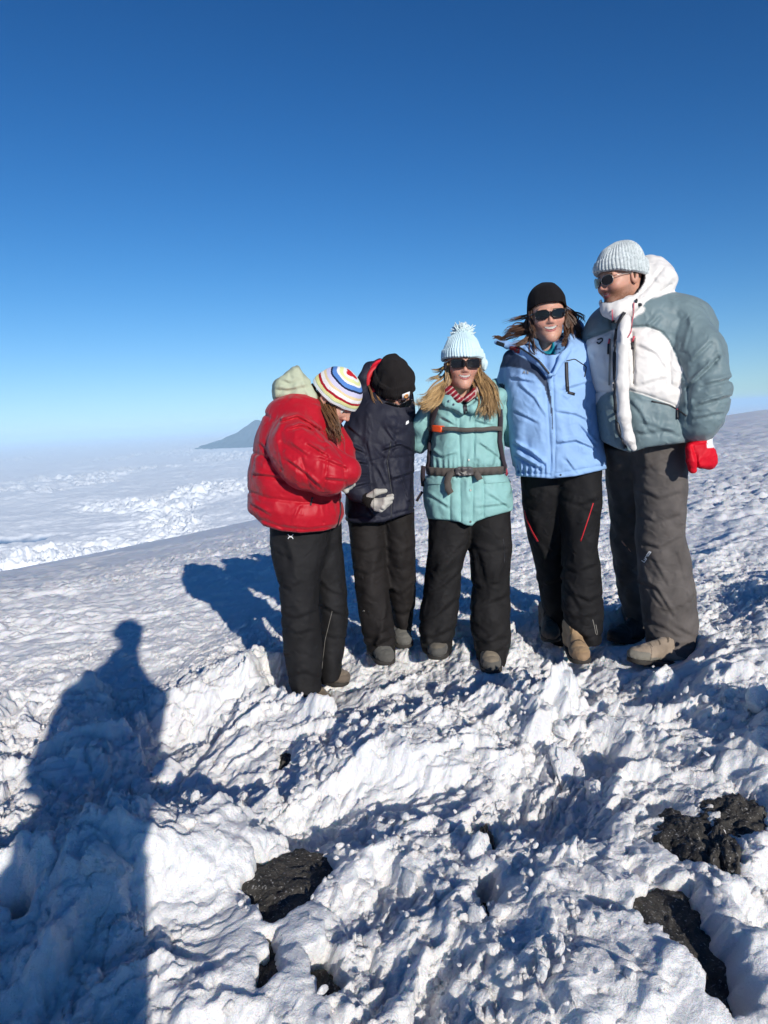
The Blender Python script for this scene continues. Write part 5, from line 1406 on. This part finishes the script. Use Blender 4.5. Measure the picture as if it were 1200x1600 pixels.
    # blue fleece and turquoise layer in the open neck
    fz = f_union([ch_px([(832, 530, -.02, 7), (842, 546, -.09, 7), (856, 572, -.13, 6)], d, .01), ch_px([(882, 526, -.02, 7), (876, 546, -.09, 8), (863, 572, -.13, 6)], d, .01), f_ell(P(857, 548, d - .0), (.075, .08, .06))], .01)
    fz = f_mod(fz, lambda p, q: q + .002 * n3(p * 60, 5))
    nk = f_ell(P(857, 530, d - .12), (.036, .10, .062))
    def fzz(p): return np.maximum(fz(p), -nk(p))
    fzz.box = fz.box
    def zc(V):
        U, V_ = project(V); c = paint(V, (0.10, 0.21, 0.38)); c[(np.abs(U - (855 + (V_ - 540) * .15)) < 11) & (U > 853 - 2)] = (0.015, 0.27, 0.36)
        c[(n3(V * 60, 8) > .12) & (U > 868)] = (0.03, 0.05, 0.12); return c
    sdf_part('fleece_collar', fzz, MAT['wool'], r, zc, .004)
    hc = P(855, 496, d - .045); M = frame_from((-0.10, -0.985, -0.04), (-.06, 0.0, 1.0))
    make_body(r, hc, M, [[(P(857, 540, d), .05), (P(860, 600, d), .09), (P(868, 680, d), .10)], [(P(845, 780, d + .13), .05), (P(868, 980, d + .31), .035)], [(P(905, 760, d), .06), (P(910, 1000, d), .04)],
                         [(P(808, 566, d + .02), .04), (P(796, 640, d + .12), .035), (P(745, 660, d + .33), .03)], [(P(908, 556, d + .04), .04), (P(934, 660, d + .14), .035), (P(941, 712, d + .12), .03)]], (0.58, 0.31, 0.225), 1.0, scale=.97)
    def hk(u, t, V): return paint(V, (0.010, 0.009, 0.010)) * (1 + .5 * (np.sin(u * 70) > .5))[:, None]
    make_beanie(r, hc, M, hk, z0=.030, height=.118, rad=(.083, .103), tilt=.26, ribs=70, rib_a=.0012, cuff=.0, cuff_t=.0, wob=.004, noise_seed=22, pw=2.5, scale=1.0)
    make_glasses(r, hc, M, 1.0, .0285, .0175, 3.0, 'frame_black', drop=.002, curve=4.5)
    br, lb = (0.040, 0.020, 0.012), (0.20, 0.10, 0.055)
    LK = []
    for g, cnt, a, b in [(((832, 492, -.04), (822, 508, -.03), (806, 512, -.01), (786, 522, .01)), 110, .008, .010), (((832, 500, -.05), (826, 516, -.05), (808, 520, -.03), (790, 526, .0)), 100, .009, .012),
                         (((833, 505, -.06), (828, 524, -.07), (816, 534, -.08), (800, 540, -.08)), 60, .008, .010), (((834, 510, -.06), (830, 528, -.09), (834, 545, -.13), (842, 556, -.15)), 34, .005, .007),
                         (((826, 496, -.02), (812, 502, .0), (800, 506, .02)), 26, .008, .016), (((798, 524, .0), (784, 530, .02), (775, 528, .03), (772, 531, .02)), 30, .008, .006),
                         (((878, 490, -.03), (888, 506, -.04), (893, 524, -.06), (890, 540, -.08)), 160, .010, .011), (((880, 486, -.01), (896, 500, .0), (903, 518, -.02), (898, 534, -.05)), 120, .010, .011),
                         (((830, 476, -.05), (828, 498, -.08), (831, 516, -.10), (836, 530, -.12)), 70, .005, .006), (((880, 478, -.04), (883, 500, -.07), (886, 520, -.09), (884, 538, -.11)), 110, .007, .008),
                         (((882, 482, .0), (898, 490, .02), (908, 498, .03), (906, 508, .03)), 40, .008, .012), (((884, 500, -.04), (892, 520, -.06), (884, 538, -.10), (878, 545, -.11)), 60, .007, .008)]:
        LK.append(([P(q[0], q[1], d + q[2]) for q in g], int(cnt * 2.6), a, b, .0008, br, lb, .007))
    make_hair(r, LK, seed=4)
    legs = [[(728, 812, 885, .12, .05), (780, 815, 883, .12, .10), (820, 820, 882, .115, .15), (860, 829, 884, .11, .20), (900, 838, 888, .105, .24), (940, 845, 890, .10, .27), (985, 851, 888, .095, .30), (996, 853, 887, .095, .30)],
            [(728, 862, 940, .12, 0), (780, 870, 939, .12, 0), (820, 875, 936, .115, 0), (850, 877, 934, .11, 0), (880, 877, 938, .11, 0), (920, 876, 941, .11, 0), (965, 880, 943, .11, 0), (1003, 889, 941, .10, 0)]]
    tr = trousers(r, 'trouser', legs, d, 91, (0.0125, 0.012, 0.013), .012, lines=[([(880, 775), (905, 785), (935, 775)], .7), ([(820, 785), (840, 792), (860, 770)], .6), ([(878, 880), (900, 890), (930, 878)], 1.0), ([(877, 900), (892, 920), (905, 945)], 1.2), ([(900, 925), (920, 935), (940, 925)], 1.0), ([(880, 950), (900, 962), (938, 955)], .8), ([(886, 985), (910, 992), (940, 985)], .8), ([(882, 965), (892, 985), (896, 998)], .9), ([(835, 900), (850, 910), (880, 900)], .9)])
    overlay(r, tr, 'red_piping', 'red', [(819, 797), (823, 812), (831, 830), (840, 846)], .013, .0015, d)
    overlay(r, tr, 'red_piping', 'red', [(927, 786), (920, 808), (910, 838), (907, 846)], .0045, .0012, d)
    overlay(r, tr, 'reflective_strip', 'grey_line', [(926, 968), (929, 980), (931, 991), (934, 992), (931, 976)], .0022, .001, d)
    t1 = P(909, 1038, d - .20); make_boot(r, t1 + (0.0, -0.03, 0), t1 + (.02, .25, 0), .05, (0.36, 0.24, 0.135), (0.30, 0.20, 0.12))
    t2 = P(864, 1004, d + .12); make_boot(r, t2 + (-.01, -0.03, 0), t2 + (.03, .25, 0), .05, (0.11, 0.085, 0.065), (0.09, 0.07, 0.055))

# ---- man in the slate and white jacket
def person_slate():
    d = 3.0
    r = root_at(1020, 1035, d, 'tall man in puffy slate and white jacket with red mitten, looking left')
    torso = lo_px([(462, 958, 1052, .09, .03), (480, 935, 1090, .14, .02), (505, 921, 1106, .17, .02), (545, 920, 1104, .185, .01), (590, 926, 1090, .20, 0), (635, 934, 1080, .205, 0), (675, 938, 1078, .20, 0), (710, 944, 1080, .19, 0)], d, 2.3, .03)
    al = ch_px([(940, 524, .06, 30), (918, 575, .16, 27), (905, 640, .22, 22), (890, 690, .24, 17)], d, .03)
    ar = ch_px([(1060, 500, -.06, 36), (1090, 556, -.15, 36), (1101, 610, -.19, 34), (1095, 645, -.19, 30), (1090, 664, -.18, 26)], d, .06)
    cut = below([(930, 685), (945, 692), (965, 701), (985, 707), (994, 705), (1010, 699), (1070, 692), (1090, 690)])
    ZIP = [(972, 494), (964, 520), (962, 560), (960, 600), (961, 640), (967, 675), (980, 703)]
    SE = [[(975, 494), (968, 530), (966, 600), (968, 650), (988, 705)], [(952, 488), (958, 520), (961, 600), (963, 650), (975, 700)], [(920, 527), (945, 520), (962, 516)], [(984, 512), (1010, 510), (1035, 520), (1052, 545)],
          [(980, 609), (1005, 616), (1050, 632), (1076, 648)], [(928, 612), (945, 614), (960, 612)], [(987, 520), (990, 560), (990, 600)], [(1046, 545), (1048, 600)]]
    def tmod(p, dd):
        dd = seams(p, dd, SE, .009, 2.2, .009, 16)
        dd = dd + wrinkle(p, .009, 6, 6, -6, 101) + folds(p, [([(945, 538), (952, 585)], .8), ([(998, 535), (1025, 548), (1042, 575)], .9), ([(985, 622), (1000, 640), (1012, 665)], 1.1), ([(995, 598), (1040, 585)], .8), ([(940, 632), (950, 680)], 1), ([(1000, 672), (1050, 668)], .8), ([(1005, 655), (1060, 675)], .7), ([(1030, 490), (1010, 512)], .9)], .0075, 4.5)
        return -smin(-dd, -cut(p, d), .018)
    def amod(p, dd):
        U, V_ = project(p)
        return seams(p, dd, [[(1052, 485), (1048, 520), (1058, 555), (1075, 600), (1076, 660)], [(1120, 555), (1090, 580), (1078, 592)], [(1142, 592), (1100, 600)], [(1141, 612), (1085, 626)], [(1130, 640), (1090, 645)]], .006, 2.6, .006, 15) + wrinkle(p, .008, 6, 10, -7, 104, .12) + folds(p, [([(1062, 492), (1052, 530), (1056, 560)], 1.1), ([(1082, 498), (1070, 545)], 1), ([(1122, 553), (1098, 578), (1074, 600)], 1.8), ([(1140, 588), (1095, 600)], 1.3), ([(1140, 614), (1088, 630)], 1.3), ([(1128, 640), (1085, 650)], 1), ([(1110, 530), (1080, 560)], 1)], .0085, 4.2)
    ft = f_mod(torso, tmod, .02); fl = f_mod(al, lambda p, q: q + wrinkle(p, .01, 7, 9, 5, 3, .14), .02); fa = f_mod(ar, amod, .02)
    flap = f_mod(ch_px([(976, 500, -.18, 10), (973, 540, -.205, 10), (972, 600, -.215, 10), (975, 650, -.21, 10), (982, 685, -.20, 9), (990, 700, -.19, 6)], d, .02), lambda p, q: q + wrinkle(p, .005, 12, 16, 10, 7, .14))
    # standing collar and thick hood behind the head
    hood = f_union([f_ell(P(1015, 446, d + .03), (.092, .13, .098)), ch_px([(1022, 420, .02, 17), (1030, 440, .0, 20), (1012, 466, -.05, 19), (985, 480, -.12, 14), (964, 486, -.14, 12), (951, 482, -.12, 9), (944, 474, -.04, 7)], d, .03), ch_px([(1010, 414, .02, 10), (1006, 432, -.02, 10), (1000, 452, -.08, 9)], d, .02)], .03)
    hood = f_mod(hood, lambda p, q: seams(p, q, [[(1035, 420), (1015, 445), (990, 470), (986, 480)], [(1048, 445), (1020, 465), (992, 490)]], .008, 2.2, .006, 12) + wrinkle(p, .009, 9, 9, 9, 107, .14), .015)
    hin = f_union([f_ell(P(966, 436, d - .03), (.098, .125, .105)), f_cone(P(955, 455, d - .14), P(960, 470, d - .06), .045, .05)], .02)
    def fh(p): return np.maximum(hood(p), -hin(p))
    fh.box = hood.box
    def fj(p): return smin(smin(smin(ft(p), fl(p), .01), smin(flap(p), fa(p), .002), .003), fh(p), .010)
    fj.box = (np.minimum(np.minimum(ft.box[0], al.box[0]), hood.box[0]) - (.0, .06, 0), np.maximum(np.maximum(fa.box[1], al.box[1]), hood.box[1]))
    Sl, Wt = (0.155, 0.215, 0.230), (0.74, 0.70, 0.66)
    def col(V):
        U, V_ = project(V); q = V.astype(np.float32); c = paint(V, Sl)
        top = np.interp(U, [915, 927, 945, 962, 984, 1010, 1030, 1045, 1056, 1062], [532, 527, 521, 514, 513, 511, 517, 532, 556, 572])
        bot = np.interp(U, [930, 938, 948, 962, 980, 1005, 1050, 1076, 1090], [635, 620, 613, 611, 609, 617, 633, 651, 660])
        body = (ft(q) < fa(q) + .004) & (fl(q) > .01)
        wm = (sstep(-1.3, 1.3, V_ - top) * sstep(1.3, -1.3, V_ - bot) * (V[:, 1] < d + .02) * body)[:, None]; c = c * (1 - wm) + wm * np.array(Wt)
        hm = (sstep(.010, .004, hood(q) - ft(q)) * (fa(q) > .004) * (V_ < 505))[:, None]; c = c * (1 - hm) + hm * np.array(Wt)
        c[flap(q) < .004] = Wt
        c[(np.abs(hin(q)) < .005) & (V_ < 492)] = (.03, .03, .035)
        return c
    j = sdf_part('puffer_jacket', fj, MAT['puffer'], r, col)
    overlay(j, fj, 'main_zip', 'zip_dark', [(975, 490), (966, 506), (962, 530), (961, 600), (962, 640), (966, 672), (978, 700)], .014, .004, d, lift=.003)
    overlay(j, fj, 'chest_zip', 'grey_line', [(992, 528), (991, 560), (990, 600)], .009, .003, d)
    overlay(j, fj, 'chest_zip', 'grey_line', [(953, 530), (953, 560), (952, 602)], .008, .003, d)
    overlay(j, fj, 'pocket_zip', 'zip_dark', [(1018, 627), (1045, 633), (1060, 641), (1073, 650)], .006, .003, d)
    for a in ([(1058, 641), (1057, 655)], [(990, 535), (988, 546)], [(951, 538), (951, 554)]): overlay(j, fj, 'zip_pull', 'zip_dark', a, .008, .004, d, lift=.006)
    for a in ([(992, 526), (989, 535)], [(952, 530), (951, 538)], [(1058, 638), (1058, 646)]): overlay(j, fj, 'zip_cord', 'red_pink', a, .006, .004, d, lift=.005)
    overlay(j, fj, 'hood_cord', 'red_pink', [(990, 474), (988, 500), (984, 520), (980, 528)], .003, .0018, d, kind='tube', lift=.004)
    overlay(j, fj, 'hood_cord', 'red_pink', [(957, 484), (958, 500)], .003, .002, d, kind='tube', lift=.004)
    for (u, v) in ((994, 471), (999, 476), (958, 502)): patch(j, fj, 'cord_lock', 'zip_dark', [(u + 2.0 * math.cos(a), v + 2.4 * math.sin(a)) for a in np.linspace(0, 6.28, 9)[:-1]], .007, d, res=1)
    overlay(j, fj, 'ticket_loop', 'zip_dark', [(933, 535), (936, 538), (942, 532), (941, 528), (934, 531)], .006, .003, d)
    # velcro cuff and red mitten
    cu_ = f_mod(ch_px([(1097, 656, -.18, 25), (1093, 670, -.18, 24)], d, .02), lambda p, q: q + .002 * n3(p * 30, 3)); sdf_part('cuff', cu_, MAT['shell'], r, lambda V: paint(V, (0.17, 0.20, 0.20)))
    mi = f_union([lo_px([(664, 1076, 1108, .045, -.17), (680, 1074, 1110, .05, -.17), (700, 1074, 1112, .05, -.18), (718, 1076, 1117, .05, -.18), (732, 1080, 1115, .042, -.18)], d, 2.6, .018), ch_px([(1080, 700, -.20, 9), (1082, 720, -.22, 8.5), (1083, 733, -.21, 7)], d, .01), ch_px([(1104, 712, -.19, 12), (1108, 722, -.19, 10)], d, .01)], .018)
    mi = f_mod(mi, lambda p, q: seams(p, q, [[(1072, 690), (1092, 692), (1108, 690)], [(1082, 697), (1088, 715), (1090, 732)]], .006, 1.8, .003, 8) + wrinkle(p, .006, 14, 20, 6, 9, .14), .01)
    def mc(V):
        U, V_ = project(V); c = paint(V, (0.62, 0.004, 0.018)); c[(U > 1106 - (V_ - 680) * .1) & (V_ < 700) & (V_ > 676)] = (.75, .74, .74); return c
    sdf_part('mitten', mi, MAT['shell'], r, mc, .0042)
    # head
    M = frame_from((-0.93, -0.34, -0.17), (-.10, -.02, 1.0)); hc = P(970, 436, d - .03)
    make_body(r, hc, M, [[(P(975, 470, d), .06), (P(1005, 520, d), .12), (P(1008, 640, d), .12)], [(P(975, 740, d + .16), .05), (P(990, 980, d + .38), .035)], [(P(1035, 720, d), .06), (P(1040, 1000, d), .04)],
                         [(P(1072, 505, d), .05), (P(1104, 600, d - .05), .045), (P(1092, 690, d - .11), .035)], [(P(940, 524, d + .06), .045), (P(905, 640, d + .22), .04), (P(890, 690, d + .24), .03)]],
              (0.56, 0.29, 0.205), .30, male=True, stubble=(0.20, 0.09, 0.045), scale=1.0)
    def hk(u, t, V):
        sp = (np.sin(u * 105) * np.sin(t * 120) > 0.25) & (n3(V * 130, 6) > -.15)
        c = paint(V, (0.60, 0.64, 0.64)); c[sp] = (0.20, 0.24, 0.24); return c
    be = make_beanie(r, hc, M, hk, z0=.008, height=.145, rad=(.088, .106), tilt=.30, ribs=46, rib_a=.0046, cuff=.060, cuff_t=.008, slouch=(.0, -.016), wob=.004, noise_seed=32, pw=2.9, scale=1.0)
    make_glasses(r, hc, M, 1.0, .0255, .0200, 2.3, 'metal', drop=.0, curve=4.5, gold=True)
    make_hair(r, [([hc + np.array(q) @ M for q in ((sx * .074, -.01, .03), (sx * .078, -.005, .0), (sx * .077, .0, -.03))], 50, .006, .005, .0013, (.06, .03, .018), (.16, .08, .04), .001) for sx in (-1,)], seed=6)
    # small outlined tab on the hat cuff
    def hl(x, z, y=.121): return (np.array((x, y, z))) @ M + hc
    V, F = m_tube(np.array([hl(-.016, .046, .1225), hl(.016, .046, .1225), hl(.016, .066, .119), hl(-.016, .066, .119), hl(-.016, .046, .1225)]), .0012, 4); part('hat_label', V, F, MAT['grey_line'], be)
    legs = [[(690, 944, 1008, .12, .10), (750, 948, 1004, .12, .20), (800, 953, 1002, .11, .26), (860, 956, 1004, .105, .32), (900, 960, 1006, .105, .35), (950, 970, 1010, .10, .38), (1000, 978, 1012, .10, .40)],
            [(690, 978, 1072, .125, 0), (740, 990, 1073, .125, 0), (790, 994, 1072, .12, 0), (840, 993, 1070, .12, 0), (880, 995, 1080, .12, 0), (920, 998, 1084, .12, 0), (960, 1003, 1088, .115, 0), (1000, 1009, 1089, .115, 0), (1030, 1015, 1087, .105, .0)]]
    cutk = below([(1000, 1000), (1012, 1007), (1040, 1018), (1066, 1028), (1092, 1031)])
    tr = trousers(r, 'trouser', legs, d, 111, (0.105, 0.092, 0.085), .016, lines=[([(1000, 760), (1030, 775), (1060, 765)], 1.0), ([(1000, 800), (1025, 812), (1060, 800)], .8), ([(1005, 845), (1030, 852), (1062, 835)], 1.2), ([(1000, 905), (1025, 915), (1050, 955)], 1.5), ([(1005, 890), (1020, 925), (1040, 950)], 1.0), ([(1020, 870), (1032, 890), (1040, 905)], 1.0), ([(1058, 860), (1070, 905), (1076, 935)], 1.2), ([(1050, 950), (1070, 940), (1084, 925)], 1.0), ([(1010, 965), (1035, 975), (1060, 990)], .8), ([(1015, 990), (1045, 1005), (1080, 1002)], 1.0), ([(1000, 730), (1020, 722), (1040, 712)], .7), ([(1055, 975), (1075, 985), (1085, 990)], .7)], extra=lambda p, q: np.where(p[:, 1] < d + .12, np.maximum(q, cutk(p, d)), q))
    text_mark(r, tr, 'leg_lettering', 'white_mark', 'Luetta', 1011, 869.5, 8.0, math.radians(57), d)
    t1 = P(985, 1012, d - .06)
    make_boot(r, P(977, 1034, d - .20), P(1068, 1040, d - .03), .05, (0.30, 0.235, 0.175), (0.19, 0.175, 0.145), size=1.0)
    make_boot(r, P(950, 1003, d + .20), P(1005, 1003, d + .38), .05, (0.05, 0.045, 0.04), (0.04, 0.035, 0.03), size=1.0)

# ---- the photographer, standing behind the lens: only the shadow on the snow shows
def person_photographer():
    z0 = 0.0; X, Y = 0.0, -0.34
    e = bpy.data.objects.new('person', None); COL.objects.link(e); e.location = (X, Y, 0); bpy.context.view_layer.update()
    tag(e, 'photographer whose long shadow falls on the snow at left, hands raised', 'person')
    p = lambda x, y, z: np.array((X + x - .025 + .31 * (max(z, .45) - .86), Y + y, z))
    hc = p(-.01, .04, 1.73); M = frame_from((0, 1, -.1), (0, 0, 1))
    make_body(e, hc, M, [[(p(0, 0, 1.4), .06), (p(0, 0, 1.2), .12), (p(0, 0, .9), .12)], [(p(.12, 0, .85), .07), (p(.15, 0, .1), .045)], [(p(-.12, 0, .85), .07), (p(-.15, 0, .1), .045)]], (.55, .34, .28), 0.0)
    tor = f_loft([(p(0, 0, 1.62), .075, .08), (p(0, 0, 1.54), .095, .09), (p(0, 0, 1.46), .15, .11), (p(0, 0, 1.34), .18, .13), (p(0, 0, 1.1), .17, .14), (p(0, 0, .9), .15, .14), (p(0, 0, .74), .155, .14)], 2.4, .03)
    arms = [f_chain([(p(s * .16, 0, 1.34), .075), (p(s * .19, -.02, 1.10), .055), (p(s * .10, .17, 1.19), .045)], .03) for s in (-1, 1)]
    jf = f_mod(f_union([tor] + arms, .03), lambda q, dd: dd + wrinkle(q, .012, 6, 9, 5, 5, .13), .02)
    sdf_part('jacket', jf, MAT['shell'], e, lambda V: paint(V, (.03, .03, .05)), .012)
    for s in (-1, 1):
        h = f_union([f_ell(p(s * .085, .20, 1.20), (.028, .035, .045))] + [f_chain([(p(s * .07, .21, 1.225 - k * .02), .011), (p(s * .05, .235, 1.225 - k * .02), .009)], .003) for k in range(4)] + [f_chain([(p(s * .075, .18, 1.235), .012), (p(s * .05, .17, 1.245), .010)], .003)], .01)
        sdf_part('glove', h, MAT['shell'], e, lambda V: paint(V, (.03, .03, .03)), .006)
    lg = f_mod(f_union([f_loft([(p(s * .075, 0, .92), .10, .14), (p(s * .09, 0, .5), .085, .12), (p(s * .11, 0, .06), .095, .12)], 2.2, .02) for s in (-1, 1)], .02), lambda q, dd: leg_fold(q, dd, 5), .01)
    sdf_part('trousers', lg, MAT['trouser'], e, lambda V: paint(V, DARK), .012)
    make_beanie(e, hc, M, lambda u, t, V: paint(V, (.05, .05, .05)), z0=.02, height=.13, cuff=.05, name='beanie')
    for s in (-1, 1): make_boot(e, p(s * .12, .16, .0), p(s * .12, -.12, .0), .05, (.1, .08, .06))
mats()
MAT['shell_mint'] = cloth('shell_mint', (0.245, 0.45, 0.43), 0.62, 0.1, ((38, 4, .55, .006, (1, 1, 1)),), .3, .07)
MAT_NAME_MINT = 'shell_mint'
import time as _t
_t0 = _t.time()
for fn in (person_red, person_navy, person_mint, person_blue, person_slate, person_photographer):
    fn(); print(fn.__name__, round(_t.time() - _t0, 1), flush=True)
build_snow(); print('snow', _t.time() - _t0)
build_rocks()
build_clouds(); build_mountain(); build_haze(); print('land', _t.time() - _t0)
